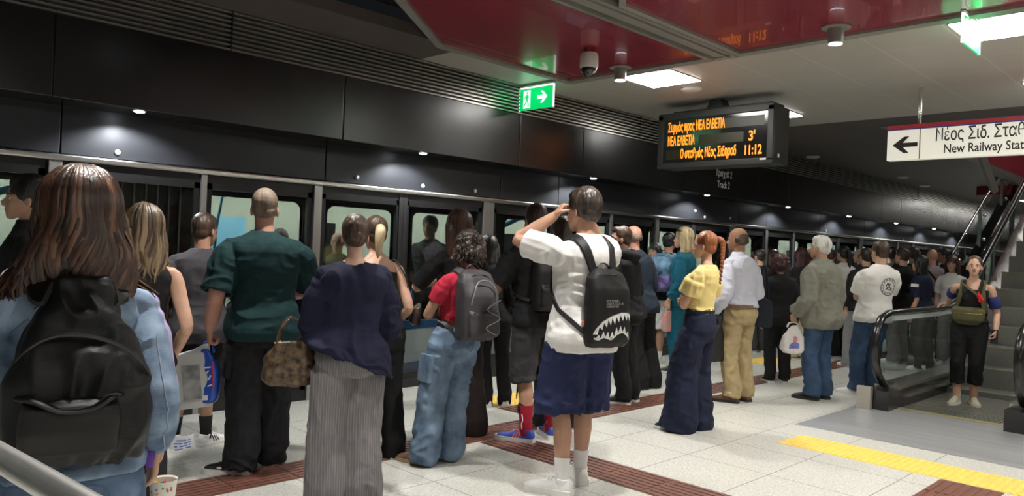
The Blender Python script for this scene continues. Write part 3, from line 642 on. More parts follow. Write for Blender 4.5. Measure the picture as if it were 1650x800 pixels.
class Fig:
    """one standing figure; local frame: +Y is where the pelvis faces, +X its right hand side, Z up, origin on the floor between the feet"""
    def __init__(s, label, foot, top=None, Ht=None, turn=0, sex='m', bw=1.0, bt=1.0, skin='mid', twist=0, lean=0, head=(0, 0, 0), nod=0, vox=.007, group=None, belly=0, loc=None, shift=None):
        if loc is None: loc = on_z(*foot)
        s.loc = V(loc); D = (s.loc-EYEV).dot(cw); s.D = D
        az = math.atan2(loc[1], loc[0]); s.rz = az+math.radians(turn)-PI/2
        if Ht is None: Ht = at(top[0], top[1], D).z-s.loc.z
        s.Ht = Ht; s.k = Ht/1.75; s.sex = sex; s.bw = bw; s.bt = bt; s.vox = vox; s.skin = SK[skin]; s.belly = belly
        s.root = thing('person', label, 'person', s.loc, s.rz, group)
        s.inv = Matrix.Rotation(-s.rz, 3, 'Z')
        side = V((0, 0, 0))
        if top is not None:
            tp = at(top[0], top[1], D); side = s.inv @ V((tp.x-s.loc.x, tp.y-s.loc.y, 0))
            vd = s.inv @ V((math.cos(az), math.sin(az), 0)); side -= vd*side.dot(vd)
        s.side = side; s.lean = math.radians(lean); s.twist = math.radians(twist); s.nod = math.radians(nod)
        s.headr = [math.radians(q) for q in head]
        k = s.k; f = sex == 'f'
        s.shx = (.165 if f else .188)*k*bw**.7; s.shz = 1.392*k; s.hipz = .90*k; s.hipx = .088*k*(1.05 if f else 1)
        s.A = {}; s.Lg = {}; s.body = MB(); s.parts = {}
    # deform: the upper body leans, twists and shifts over the feet
    def T(s, p):
        p = V(p); k = s.k; t = sstep(.9*k, 1.3*k, p.z); a = s.twist*t; q = V((p.x*math.cos(a)-p.y*math.sin(a), p.x*math.sin(a)+p.y*math.cos(a), p.z))
        b = s.lean*sstep(.85*k, 1.35*k, p.z); h = q.z-.92*k
        if h > 0: q = V((q.x, q.y*math.cos(b)+h*math.sin(b), .92*k+h*math.cos(b)-q.y*math.sin(b)))
        u = min(1, max(0, (p.z-.35*k)/(1.2*k))); return q+s.side*u
    def Tm(s, me):
        a = arr(me); b = np.array([s.T(p) for p in a]); setco(me, b)
    def torso_rings(s, e=0.0, z0=.80, z1=1.53, hem=None, n=24, ex=0):
        k, f = s.k, s.sex == 'f'; bw, bt = s.bw, s.bt
        tab = [(.76, 0, .11, .085), (.82, -.02, .155, .105), (.89, -.025, .172 if not f else .182, .118), (.98, -.012, .16 if not f else .165, .11), (1.08, 0, .142 if not f else .122, .098 if not f else .086), (1.2, .004, .152 if not f else .128, .112 if not f else .096), (1.31, .0, .17 if not f else .142, .118 if not f else .108), (1.37, -.012, .174 if not f else .148, .106 if not f else .096), (1.415, -.018, .148 if not f else .126, .088 if not f else .08), (1.448, -.018, .108 if not f else .092, .072 if not f else .066), (1.478, -.012, .074 if not f else .062, .062 if not f else .055), (1.505, -.004, .057 if not f else .048, .055 if not f else .049), (1.555, .01, .053 if not f else .045, .052 if not f else .046), (1.60, .02, .05 if not f else .043, .05 if not f else .046)]
        def atz(z):
            for a, b in zip(tab, tab[1:]):
                if z <= b[0]:
                    t = max(0, (z-a[0])/(b[0]-a[0])); t = t*t*(3-2*t)*.5+t*.5; return [lerp(a[i], b[i], t) for i in range(1, 4)]
            return tab[-1][1:]
        R = []; N_ = 26
        for i in range(N_+1):
            z = lerp(z0, z1, i/N_); cy, rx, ry = atz(z); body = sstep(1.53, 1.40, z)
            bx = lerp(1, bw, body); by = lerp(1, bt, body)
            ee = e*sstep(1.56, 1.44, z)
            if hem and z < hem[0]: ee = max(ee, e+hem[1]*sstep(hem[0], z0, z))
            rx, ry = rx*bx+ee+ex, ry*by+ee+ex; fb = s.belly*math.exp(-((z-1.08)/.14)**2)
            ring = []
            for j in range(n):
                a = 2*PI*j/n; ca, sa = math.cos(a), math.sin(a)
                pw = .80 if z < 1.42 else 1.0
                x = rx*abs(ca)**pw*(1 if ca > 0 else -1); y = cy+ry*abs(sa)**.9*(1 if sa > 0 else -1)
                if sa > 0: y += fb*sa
                ring.append(V((x*k, y*k, z*k)))
            R.append(ring)
        return R
    def arm(s, sd, hand=None, elbow=(0, -1, 0), d=(0, .12, -1), t=(0, 1, 0), curl=24, nat=True, fat=1.0, abd=0.0):
        """sd +1 right, -1 left; hand = wrist position in upright local metres scaled by k, else hanging"""
        k = s.k; f = s.sex == 'f'; a = (.86 if f else 1)*fat
        sh = s.T((sd*s.shx, -.012*k, s.shz-.012*k)); L1, L2 = .295*k, .255*k
        if hand is None: w = sh+V((sd*(.055+abd)*k, .05*k, -.53*k))
        else: w = V(hand)*k+s.side*.9
        el, w = ik(sh, w, L1, L2, V(elbow)+V((sd*.25, 0, 0)))
        s.A[sd] = dict(sh=sh, el=el, w=w, d=V(d).normalized(), t=V(t).normalized(), a=a)
        P = samp([sh+V((-sd*.05*k, 0, .012*k)), sh, lerp(sh, el, .5), el, lerp(el, w, .35), w], 3)
        r = [.044, .046, .047, .048, .050, .050, .049, .047, .045, .042, .0405, .0405, .042, .040, .034, .028]
        P = P[:16]; s.body.limb(P, [q*k*a for q in r], n=12)
        s.hand(s.body, w, V(d), V(t), sd, curl, k*(.94 if f else 1))
    def hand(s, mb, w, d, t, sd, curl=24, k=1):
        d = d.normalized(); t = (t-d*t.dot(d)).normalized(); n = (d.cross(t))*(-sd)
        def ringp(o, a, b, m=10): return [w+d*(o*k)+t*(a*k*math.cos(2*PI*j/m))+n*(b*k*math.sin(2*PI*j/m)) for j in range(m)]
        mb.rings([ringp(-.02, .024, .019), ringp(.01, .03, .02), ringp(.035, .038, .0175), ringp(.07, .043, .0155), ringp(.088, .041, .013), ringp(.095, .034, .009)])
        for off, L, r in ((.031, .072, .0093), (.0105, .08, .0096), (-.0105, .075, .0092), (-.031, .058, .0082)):
            p = w+d*(.082*k)+t*(off*k); dd = d+t*(off*.9); P = [p-dd*.012*k, p]; c = 0
            for fr in (.45, .31, .24):
                c += math.radians(curl); q = (dd*math.cos(c)+n*math.sin(c)).normalized(); p = p+q*(L*fr*k); P.append(p)
            mb.limb(P, [r*k, r*k, r*.93*k, r*.85*k, r*.7*k], n=8)
        p = w+d*(.018*k)+t*(.026*k); q = (t*.62+d*.72+n*.28).normalized(); q2 = (t*.25+d*.85+n*(.25+curl/90)).normalized()
        mb.limb([p-q*.01*k, p+q*.034*k, p+q*.034*k+q2*.032*k, p+q*.034*k+q2*.056*k], [.0135*k, .0118*k, .0105*k, .0075*k], n=8)
    def leg(s, sd, foot=(.10, 0), yaw=8, knee=.02, lift=0, fat=1.0):
        k = s.k; f = s.sex == 'f'; hip = s.T((sd*s.hipx, -.01*k, s.hipz)); ank = V((sd*foot[0]*k, foot[1]*k, (.085+lift)*k))
        kn, ank = ik(hip, ank, .425*k, .40*k, (sd*.05, 1, 0)); yw = math.radians(-sd*yaw); fd = V((math.sin(-yw), math.cos(yw), 0))
        s.Lg[sd] = dict(hip=hip, kn=kn, an=ank, fd=fd, fat=fat)
        P = [hip+V((0, 0, .03*k)), lerp(hip, kn, .25), lerp(hip, kn, .6), kn, lerp(kn, ank, .12)-fd*.012*k, lerp(kn, ank, .35)-fd*.018*k, lerp(kn, ank, .7)-fd*.006*k, ank]
        r = [.088, .084, .068, .055, .053, .056, .042, .036]; s.body.limb(P, [q*k*fat for q in r], n=14)
        s.body.limb([ank+V((0, 0, .02*k)), ank-V((0, 0, .03*k))+fd*.01*k, ank-V((0, 0, .05*k))+fd*.11*k], [.032*k, .030*k, .02*k], n=10)
    def headm(s):
        k = s.k; b = s.T((0, .012*k, 1.52*k)); yaw, pit, rol = s.headr
        return Matrix.Translation(b) @ Matrix.Rotation(s.twist+yaw, 4, 'Z') @ Matrix.Rotation(-pit, 4, 'X') @ Matrix.Rotation(rol, 4, 'Y') @ Matrix.Translation((0, .012*k, .005*k)) @ Matrix.Scale(k, 4)
    def head(s, hs=1.0):
        M = s.headm() @ Matrix.Scale(hs, 4); s.M = M; mb = s.body; f = s.sex == 'f'; b = -.012*0
        mb.ell((0, -.012, .142), (.0765, .098, .092), 18, 12, M)
        tab = [(-.004, .066, .016, .014), (.004, .064, .028, .024), (.02, .050, .041 if not f else .037, .042), (.04, .036, .054 if not f else .05, .06), (.065, .022, .063 if not f else .06, .074), (.10, .005, .07, .086), (.13, -.005, .073, .092)]
        mb.rings([[M @ V((rx*math.cos(2*PI*j/16), cy+ry*math.sin(2*PI*j/16), z)) for j in range(16)] for z, cy, rx, ry in tab])
        q = .9 if f else 1
        mb.limb([M @ V(p) for p in ((0, .082, .125), (0, .094, .105), (0, .108, .084), (0, .106, .076), (0, .09, .072))], [.008, .009*q, .0125*q, .0125*q, .009], n=8)
        for x in (-1, 1):
            mb.ell((x*.012, .095, .077), (.008, .010, .007), 8, 6, M)
            mb.limb([M @ V((x*.012, .083, .126)), M @ V((x*.04, .072, .126)), M @ V((x*.058, .052, .118))], [.009, .010, .008], n=8)
            mb.ell((x*.036, .06, .075), (.024, .022, .024), 10, 7, M)
            E = M @ Matrix.Translation((x*.077, -.008, .096)) @ Matrix.Rotation(x*.35, 4, 'Z') @ Matrix.Rotation(-.12, 4, 'X')
            mb.ell((0, 0, 0), (.0075, .0175, .031), 12, 9, E); mb.ell((0, .004, -.024), (.007, .010, .011), 8, 6, E)
        mb.ell((0, .085, .052), (.024, .011, .0065), 10, 7, M); mb.ell((0, .083, .041), (.022, .011, .007), 10, 7, M); mb.ell((0, .068, .012), (.02, .018, .015), 10, 7, M)
        # neck links skull to shoulders
        n0 = s.T((0, -.006*s.k, 1.46*s.k)); n1 = M @ V((0, -.022, .06)); nr = (.056 if not f else .046)*s.k
        mb.limb([n0, lerp(n0, n1, .5), n1], [nr*1.12, nr, nr*1.02], n=14)
    def face(s, brows='dark', lips=m_lip, beard=None):
        M = s.M
        for x in (-1, 1):
            o = put('eye', MB().ell((x*.031, .0735, .108), (.0130, .0105, .0068), 10, 8, M), m_eye, s.root, True)
            put('iris', MB().ell((x*.031, .0815, .108), (.0062, .0042, .0066), 10, 6, M), m_iris, o, True)
            put('eyebrow', MB().limb([M @ V(p) for p in ((x*.014, .0925, .128), (x*.034, .086, .133), (x*.053, .066, .127))], [.0035, .0045, .0025], n=6), HR[brows], s.root, True)
        put('lips', MB().limb([M @ V(p) for p in ((-.022, .0835, .0465), (-.010, .0945, .0485), (0, .0955, .0475), (.010, .0945, .0485), (.022, .0835, .0465))], [.002, .0045, .005, .0045, .002], n=8), lips, s.root, True)
        if beard:
            mb = MB(); mb.rings([[M @ V(((rx+.004)*math.cos(2*PI*j/16), cy+(ry+.005)*math.sin(2*PI*j/16), z)) for j in range(16)] for z, cy, rx, ry in [(-.008, .066, .012, .012), (.0, .064, .026, .024), (.02, .050, .041, .042), (.04, .030, .054, .058), (.065, .012, .064, .068), (.085, .0, .066, .07)]])
            put('beard', mb, HR[beard], s.root, True)
    def finish(s, torso=True, bust=None):
        k = s.k
        mb = MB(); r = s.torso_rings(0, .80, 1.56, ex=-.008); mb.rings(r)
        f = s.sex == 'f'
        for x in (-1, 1): mb.ell((x*.066*k, -.05*k*s.bt, .885*k), (.075*k, .062*k, .08*k), 12, 8)
        if f if bust is None else bust:
            for x in (-1, 1): mb.ell((x*.066*k*s.bw, .072*k*s.bt, 1.275*k), (.058*k, .055*k, .06*k), 12, 8)
        mb.v = [tuple(s.T(p)) for p in mb.v]; s.body.add(mb.v, mb.f)
        for sd in (-1, 1):
            p = s.T((sd*s.shx*.97, -.012*k, s.shz-.015*k)); s.body.ell(p+V((0, 0, -.006*k)), (.047*k, .046*k, .046*k), 12, 8)
            p2 = s.T((sd*s.shx*.55, -.02*k, s.shz+.026*k)); s.body.limb([s.T((sd*.03*k, -.016*k, 1.475*k)), p2, s.T((sd*s.shx*.93, -.014*k, s.shz-.004*k))], [.033*k, .032*k, .036*k], n=10)
        me = remesh(s.body, s.vox, 3); s.o_body = link('body', me, s.skin, s.root, True); return s
    # ---- clothes
    def top(s, m, e=.018, z0=.86, hem=.01, sleeve=.45, sl_e=.022, name='t_shirt', neck=1.497, wr=.006, cuff=None, sl_flare=0, seed=0, e_neck=None, bust=None, parts=None, smooth=5, drop=0, sl_pts=None, asym=None, f=(9, 9, 13), deep=None, m2=None):
        k = s.k; mb = MB(); R = s.torso_rings(e, z0, neck, hem=(1.12, hem))
        if s.sex == 'f' if bust is None else bust:
            for x in (-1, 1): mb.ell((x*.066*k*s.bw, (.07*s.bt+e*.5)*k, 1.272*k), ((.062+e*.4)*k, (.058+e*.4)*k, .066*k), 12, 8)
        # hollow hem
        h = R[0]; c = sum(h, V())/len(h); R = [[lerp(p, c, .12)+V((0, 0, .05*k)) for p in h], [lerp(p, c, .04) for p in h]]+R
        if neck > 1.44:
            g = R[-1]; c = sum(g, V())/len(g); R = R+[[lerp(p, c, .1)+V((0, 0, -.004)) for p in g]]
        mb.rings(R)
        if asym: mb.v = [(p[0], p[1], p[2]+asym(p)*sstep(1.15*k, .95*k, p[2])) for p in mb.v]
        mb.v = [tuple(s.T(p)) for p in mb.v]
        for sd in (-1, 1):
            if sleeve <= 0: break
            a = s.A[sd]; sh, el, w = a['sh'], a['el'], a['w']; L1, L2 = (el-sh).length, (w-el).length; tot = L1+L2; ln = sleeve*tot
            dz = V((0, 0, -sl_e*.75*k)) if (sh-el).normalized().z > .3 else V((0, 0, -sl_e*.25*k)); path = [sh+V((-sd*.08*k, 0, -.004*k))+dz, sh+(sh-el).normalized()*-.01+dz*.9]; n1 = 5
            for i in range(1, n1+1):
                q = min(ln, L1)*i/n1
                path.append(lerp(sh, el, q/L1))
            if ln > L1:
                for i in range(1, n1+1): path.append(lerp(el, w, (ln-L1)*i/n1/L2))
            rs = []
            for i, p in enumerate(path):
                t = i/(len(path)-1); base = lerp(.053, .036, t*ln/tot)*k*a['a']; rs.append(base+(sl_e+sl_flare*t)*k*sstep(-.1, .25, t)+.006*k)
            rs[0] = .054*k; rs[1] = (.053+sl_e*.55)*k*a['a']; rs[2] = (.053+sl_e*.8)*k*a['a']
            if cuff: rs[-1] = cuff*k; rs[-2] = lerp(rs[-2], cuff*k, .25)
            pp = samp(path, 2); rr = []
            for i in range(len(path)-1): rr += [rs[i], (rs[i]+rs[i+1])/2]
            rr.append(rs[-1]); mb.limb(pp, rr, n=14, hollow=True)
            # shoulder yoke
            mb.limb([s.T((sd*.045*k, -.014*k, min(neck, 1.49)*k-.03*k)), s.T((sd*s.shx*.55, -.016*k, s.shz+.024*k)), s.T((sd*s.shx*.97, -.012*k, s.shz-.008*k))], [(.034+e*.3)*k, (.040+e*.3)*k, (.046+e*.4)*k], n=12)
        me = remesh(mb, s.vox, smooth); wrinkle(me, wr*k, f, seed, deep or [(1.0*k, .1*k, .6)])
        s.o_top = link(name, me, m if not m2 else [m, m2], s.root, True); s.parts[name] = s.o_top; return s.o_top
    def pants(s, m, e=.016, z1=1.0, to=.07, hem=.085, knee=.075, name='trousers', wr=.006, seed=3, hollow=True, thigh=.10, smooth=4, f=(9, 9, 11), below=None, hz=None):
        """to = height of the hem; hem/knee/thigh = half widths"""
        k = s.k; mb = MB(); e = min(e, .013); R = s.torso_rings(e, .79, z1); mb.rings(R)
        for x in (-1, 1): mb.ell((x*.072*k, -.06*k*s.bt, .885*k), ((.084+e*.7)*k, (.072+e*.7)*k, .088*k), 12, 8)
        mb.v = [tuple(s.T(p)) for p in mb.v]
        for sd in (-1, 1):
            g = s.Lg[sd]; hip, kn, an = g['hip'], g['kn'], g['an']; P = []; r = []
            for i in range(9):
                t = i/8; z = lerp(hip.z-.01, to*k, t)
                if z > kn.z: p = lerp(kn, hip, (z-kn.z)/(hip.z-kn.z)); rad = lerp(knee, thigh, sstep(0, 1, (z-kn.z)/(hip.z-kn.z)))
                else:
                    q = (z-an.z)/(kn.z-an.z); p = an+(kn-an)*q; rad = lerp(hem, knee, min(1, max(0, q))); p = p-g['fd']*.008*k
                    if q < 0: p = V((an.x, an.y, z))+g['fd']*.01*k
                P.append(V((p.x, p.y, z))); r.append(rad*k*g['fat']**.5)
            if not any(True for _ in [0]): pass
            P = [hip+V((0, 0, .035*k))]+P; r[0] = min(thigh, .108)*k; r = [min(thigh, .10)*k*.72]+r
            if to*k > kn.z-.15: r = r[:-1]+[hem*k]; r[-2] = lerp(r[-2], hem*k, .7); r[-3] = lerp(r[-3], hem*k, .45)
            mb.limb(P, r, n=16, hollow=hollow, side=V((1, 0, 0)))
        me = remesh(mb, s.vox, smooth); wrinkle(me, wr*k, f, seed, [(s.Lg[1]['kn'].z, .12, .7), (to*k+.06, .08, 1.1), (.8*k, .07, .5)])
        s.o_pants = link(name, me, m, s.root, True); return s.o_pants
    def shoe(s, m, sole=m_sole, hi=.0, sole_h=.028, L=.27, stripe=None, name='shoe', W=.047, lace=None):
        k = s.k
        for sd in (-1, 1):
            g = s.Lg[sd]; an, fd = g['an'], g['fd']; X = V((fd.y, -fd.x, 0)); z0 = an.z-.085*k
            M = frame(V((an.x, an.y, z0))-fd*.065*k, X, fd, (0, 0, 1)) @ Matrix.Scale(k, 4); l = L
            st = [(.0, .028, .072), (.012, .036, .094), (.04, .040, .102+hi*.5), (.09, .040, .10+hi*.3), (.12, .041, .093), (.15, .044, .081), (.18, .046, .069), (.21, .047, .060), (.245, .043, .052), (.268, .032, .042), (.280, .014, .026)]
            R = []
            for y, hw, h in st:
                y = y*l/.27; hw *= W/.046; ring = []
                for j in range(20):
                    q = 2*PI*j/20; ca, sa = math.cos(q), math.sin(q); ring.append(M @ V((hw*math.copysign(abs(ca)**.6, ca)*(1-.16*max(0, sa)**2), y, .014+(h-.014)*abs(sa)**.7 if sa > 0 else .014-.006*abs(sa))))
                R.append(ring)
            mb = MB().rings(R); mb.limb([M @ V((0, .06, .05)), M @ V((0, .058, .098+hi))], [.040*k, .044*k], n=14, hollow=True)
            me = remesh(mb, min(s.vox, .006), 2); o = link(name, me, m, s.root, True)
            if lace:
                lb = MB()
                for q in range(5): lb.limb([M @ V((-.026, .118+q*.019, .090-q*.0075)), M @ V((0, .120+q*.019, .0985-q*.0078)), M @ V((.026, .118+q*.019, .090-q*.0075))], .0042*k, n=6)
                lb.limb([M @ V((-.012, .112, .10)), M @ V((-.03, .125, .108)), M @ V((-.034, .14, .09))], .0035*k, n=6); put('laces', lb, lace, o, True)
            out = [(hw*1.04+.002, y*l/.27) for y, hw, h in st]; pts = [(x*W/.046, y-.003+(.006 if i == len(out)-1 else 0)) for i, (x, y) in enumerate(out)]; pts = pts+[(-x, y) for x, y in pts[::-1]]
            put('sole', MB().prism(pts, .0, sole_h, M), sole, o, True, 50)
            if stripe:
                bv = BVHTree.FromObject(o, bpy.context.evaluated_depsgraph_get())
                for xs in (1, -1):
                    stripe(s, o, bv, M, xs, k)
    def sock(s, m, z1=.2, r=.043, name='sock'):
        k = s.k
        for sd in (-1, 1):
            g = s.Lg[sd]; an, kn = g['an'], g['kn']; t = (z1-.085)/(.40); a = an-V((0, 0, .02)); b = lerp(an, kn, t)-g['fd']*.008*k
            put(name, MB().limb([a, lerp(a, b, .4), b], [r*k*.98, r*k*.97, r*k*1.05*(1+max(0, t-.2)*.6)], n=16, hollow=True), m, s.root, True)
    # ---- hair
    def cap(s, mb, t=.0, back=.06, low=.075):
        M = s.M; mb.ell((0, -.024, .152), (.081+t, .096+t, .092+t), 18, 12, M); mb.ell((0, -.055, low+.02), (.066+t*.8, .052+t, back), 16, 10, M); mb.ell((0, -.03, .115), (.0775+t*.5, .068, .07), 16, 10, M)
    def hair(s, kind, m, vox=None, seed=1, L=.3, amp=.004, t=.004):
        M = s.M; k = s.k; mb = MB(); v = vox or min(s.vox, .006); m = HR[m] if isinstance(m, str) else m
        if kind in ('short', 'fade'):
            s.cap(mb, t); mb.ell((0, .03, .195), (.062, .052, .04+t), 14, 9, M)
        elif kind == 'buzz': s.cap(mb, -.002, .055)
        elif kind == 'rim':      # bald crown, hair round the sides
            for a in range(13):
                q = PI*(.02+.96*a/12)+PI; mb.ell((.07*math.cos(q), -.02+.078*math.sin(q), .105), (.019, .022, .036), 10, 8, M)
        elif kind == 'bun':
            s.cap(mb, .003); mb.ell((0, -.098, .10), (.045, .036, .042), 14, 10, M)
        elif kind == 'tied':
            s.cap(mb, .004)
        elif kind == 'curly':
            R2 = random.Random(seed)
            s.cap(mb, .018, .075, .05)
            for i in range(90):
                u = R2.uniform(0, 2*PI); w_ = R2.uniform(-.55, 1); q = math.sqrt(1-w_*w_); p = V((.10*q*math.cos(u), -.035+.108*q*math.sin(u), .128+.105*w_-.03*(1-abs(w_))))
                if p.y > .035 and p.z < .19: continue
                mb.ell(p, R2.uniform(.018, .034), 9, 6, M)
        elif kind in ('long', 'bob'):
            s.cap(mb, .010+t, .075); n = 14
            for i, (x, w_) in enumerate([(-.062, .04), (-.03, .046), (0, .05), (.03, .046), (.062, .04)]):
                P = [M @ V((x, -.05, .15)), M @ V((x*1.15, -.085+abs(x)*.25, .08)), M @ V((x*1.3, -.09+abs(x)*.3, .0)), M @ V((x*1.35, -.095+abs(x)*.3, -L*.5)), M @ V((x*1.2, -.09+abs(x)*.2, -L))]
                mb.limb(samp(P, 3), [w_*k]*9+[w_*k*.8]*2+[w_*k*.65, w_*k*.45], n=10, flat=.62)
            for x in (-1, 1):
                P = [M @ V((x*.05, .02, .185)), M @ V((x*.083, .012, .13)), M @ V((x*.088, .0, .05)), M @ V((x*.085, -.01, -L*.45))]
                mb.limb(samp(P, 3), [.022*k]*7+[.02*k, .016*k, .01*k], n=8, flat=.8)
        me = remesh(mb, v, 2 if kind == 'curly' else 3)
        a = arr(me); n_ = norms(me)
        if kind == 'curly': q = vnoise(a, 60, seed)*.6+vnoise(a, 110, seed)*.4; A_ = .008
        else: q = vnoise(a*np.array((1, 1, .22)), 90, seed)*.6+vnoise(a*np.array((1, 1, .3)), 45, seed+2)*.5; A_ = amp
        setco(me, a+n_*(q*A_)[:, None])
        s.o_hair = link('hair', me, m, s.root, True); s.HM = M
        if kind == 'curly':
            R2 = random.Random(seed+1); mb = MB()
            for i in range(620):
                u = R2.uniform(0, 2*PI); w_ = R2.uniform(-.7, 1); q = math.sqrt(1-w_*w_); p = V((.098*q*math.cos(u), -.035+.106*q*math.sin(u), .128+.108*w_-.03*(1-abs(w_))))
                if p.y > .03 and p.z < .185: continue
                d = (p-V((0, -.03, .13))).normalized()*.6+V((0, 0, -.75)); sd_ = d.cross(V((.3, .5, .8))).normalized(); ph = R2.uniform(0, 6); l = R2.uniform(.03, .065)
                P = [M @ (p+d*(l*j/6)+sd_*(.009*math.sin(ph+j*1.7))+V((0, 0, .022*math.sin(PI*j/6)))) for j in range(7)]
                rr = R2.uniform(.0035, .0065)*k; mb.limb(P, [rr*.6, rr, rr, rr, rr, rr*.8, rr*.3], n=6, flat=.6)
            put('hair_strands', mb, m, s.o_hair, True)
        return s.o_hair
    def locks(s, o, m, n=60, L=.3, seed=2, r=.006, flat=.4, wave=.012, spread=1.0, end=.12, t=.012, hi=None, zs=None):
        """strands that start at the crown, follow the skull and hang to their ends"""
        R2 = random.Random(seed); M = s.M; ms = [HR[q] if isinstance(q, str) else q for q in ([m] if not hi else [m, m]+list(hi))]; mbs = [MB() for q in ms]
        for i in range(n):
            a = -PI*.5+R2.uniform(-1, 1)*PI*.62*spread; lay = R2.uniform(0, .010); l = (L-.1)*R2.uniform(.72, 1.06); ph = 2.2*math.sin(a*2.3)+R2.uniform(-.5, .5); P = []
            rx, ry, rz = .084+t+lay, .098+t+lay, .094+t+lay
            for j in range(5):
                f = math.radians(lerp(14, 92, j/4)); P.append(V((rx*math.sin(f)*math.cos(a), -.024+ry*math.sin(f)*math.sin(a), .150+rz*math.cos(f))))
            for j in range(1, 9):
                q = j/8; g = 1+end*q*q; w_ = wave*q; pinch = 1-.10*math.sin(q*PI)*(1-min(1, end*2))
                P.append(V((rx*math.cos(a)*g*pinch+w_*math.sin(ph+q*7), -.024+(ry*math.sin(a))*lerp(1, .92, q)*pinch-.012*q+w_*.6*math.cos(ph+q*6), .147-(l+.045)*q)))
            P = [M @ p for p in P]; rr = r*R2.uniform(.7, 1.35)*s.k
            mbs[R2.randrange(len(ms))].limb(P, [rr*.5, rr*.8, rr, rr, rr, rr, rr, rr, rr, rr*.95, rr*.85, rr*.6, rr*.2], n=6, flat=flat)
        for q, mb in zip(ms, mbs):
            if mb.f: put('hair_strands', mb, q, o, True)
    def W(s, p): return s.root_matrix() @ V(p)
    def root_matrix(s): return Matrix.Translation(s.loc) @ Matrix.Rotation(s.rz, 4, 'Z')
    def bvh(s):
        s._b = BVHTree.FromObject(s.o_top, bpy.context.evaluated_depsgraph_get()); return s._b
    def strap(s, pts, w, th=.006, off=.004, n=4, mb=None, on=None):
        """ribbon laid on the clothes along local points"""
        b = BVHTree.FromObject(on, bpy.context.evaluated_depsgraph_get()) if on else s.bvh(); P = samp([V(p) for p in pts], n); Q = []; N_ = []
        for p in P:
            c, nn, i, d = b.find_nearest(p)
            if c is None: Q.append(p); N_.append(V((0, -1, 0))); continue
            inside = (p-c).dot(nn) < 0; Q.append(c+nn*off if inside or d < off else p); N_.append(nn)
        for it in range(2):
            Q = [Q[0]]+[(Q[i-1]+Q[i]*2+Q[i+1])/4 for i in range(1, len(Q)-1)]+[Q[-1]]
            N_ = [N_[0]]+[(N_[i-1]+N_[i]*2+N_[i+1]).normalized() for i in range(1, len(N_)-1)]+[N_[-1]]
        for i, p in enumerate(Q):
            c, nn, j, d = b.find_nearest(p)
            if c is not None and (p-c).dot(nn) < off: Q[i] = c+nn*off
        return (mb or MB()).ribbon(Q, N_, w, th)
def decal(polys, bv, M, reach=.6, off=.0015, th=.001, sub=.006):
    """flat outlines (x, z) in frame M shot along +y onto a surface: a thin printed patch that follows it"""
    mb = MB()
    for pts in polys:
        bm = bmesh.new(); vs = [bm.verts.new((x, 0, z)) for x, z in pts]; f = bm.faces.new(vs); bmesh.ops.triangulate(bm, faces=[f])
        for it in range(6):
            lg = [e for e in bm.edges if e.calc_length() > sub]
            if not lg: break
            bmesh.ops.subdivide_edges(bm, edges=lg, cuts=1); bmesh.ops.triangulate(bm, faces=bm.faces[:])
        bm.verts.ensure_lookup_table(); d = (M.to_3x3() @ V((0, 1, 0))).normalized(); out = []; ok = True; last = None
        for v in bm.verts:
            p = M @ v.co; c, nn, i, ds = bv.ray_cast(p, d, reach)
            out.append(c-d*off if c is not None else None)
        good = [q for q in out if q is not None]
        if good:
            fs = [[v.index for v in f.verts] for f in bm.faces if all(out[v.index] is not None for v in f.verts)]
            mb.add([q or good[0] for q in out], fs)
        bm.free()
    return mb
# ------------------------------------------------------------------ bags and hand-held things
m_nyl = mat('black_nylon', (.008, .008, .008), .58, var=.25, scale=6, bump=.1, bscale=220, spec=.35)
m_zip = mat('zip_black', (.03, .03, .03), .35, .3, var=.2)
def worn(name, label, cat, f, p, yaw=0):
    """Empty on the wearer at local point p; returns it and the matrix that takes wearer-local points into it"""
    Wd = f.root_matrix() @ Matrix.Translation(V(p)) @ Matrix.Rotation(f.twist+PI+yaw, 4, 'Z')
    t = thing(name, label, cat); t.matrix_world = Wd; return t, Wd.inverted() @ f.root_matrix()
def bag_rings(w, h, d, wp, dp, n=28, N_=16, px=.5, py=.62, sag=0):
    R = []
    for i in range(N_+1):
        t = i/N_; ww, dd = w/2*wp(t), d*dp(t); R.append([V((ww*abs(math.cos(a))**px*(1 if math.cos(a) > 0 else -1), dd/2+dd/2*abs(math.sin(a))**py*(1 if math.sin(a) > 0 else -1), t*h)) for a in [2*PI*j/n for j in range(n)]])
    return R
def prof1(pts):
    def g(t):
        for a, b in zip(pts, pts[1:]):
            if t <= b[0]: q = (t-a[0])/(b[0]-a[0]); q = q*q*(3-2*q); return lerp(a[1], b[1], q)
        return pts[-1][1]
    return g
DW = [(0, .90), (.08, .98), (.5, 1), (.8, .93), (.93, .78), (1, .45)]; DD = [(0, .75), (.12, 1), (.6, .95), (.9, .62), (1, .25)]
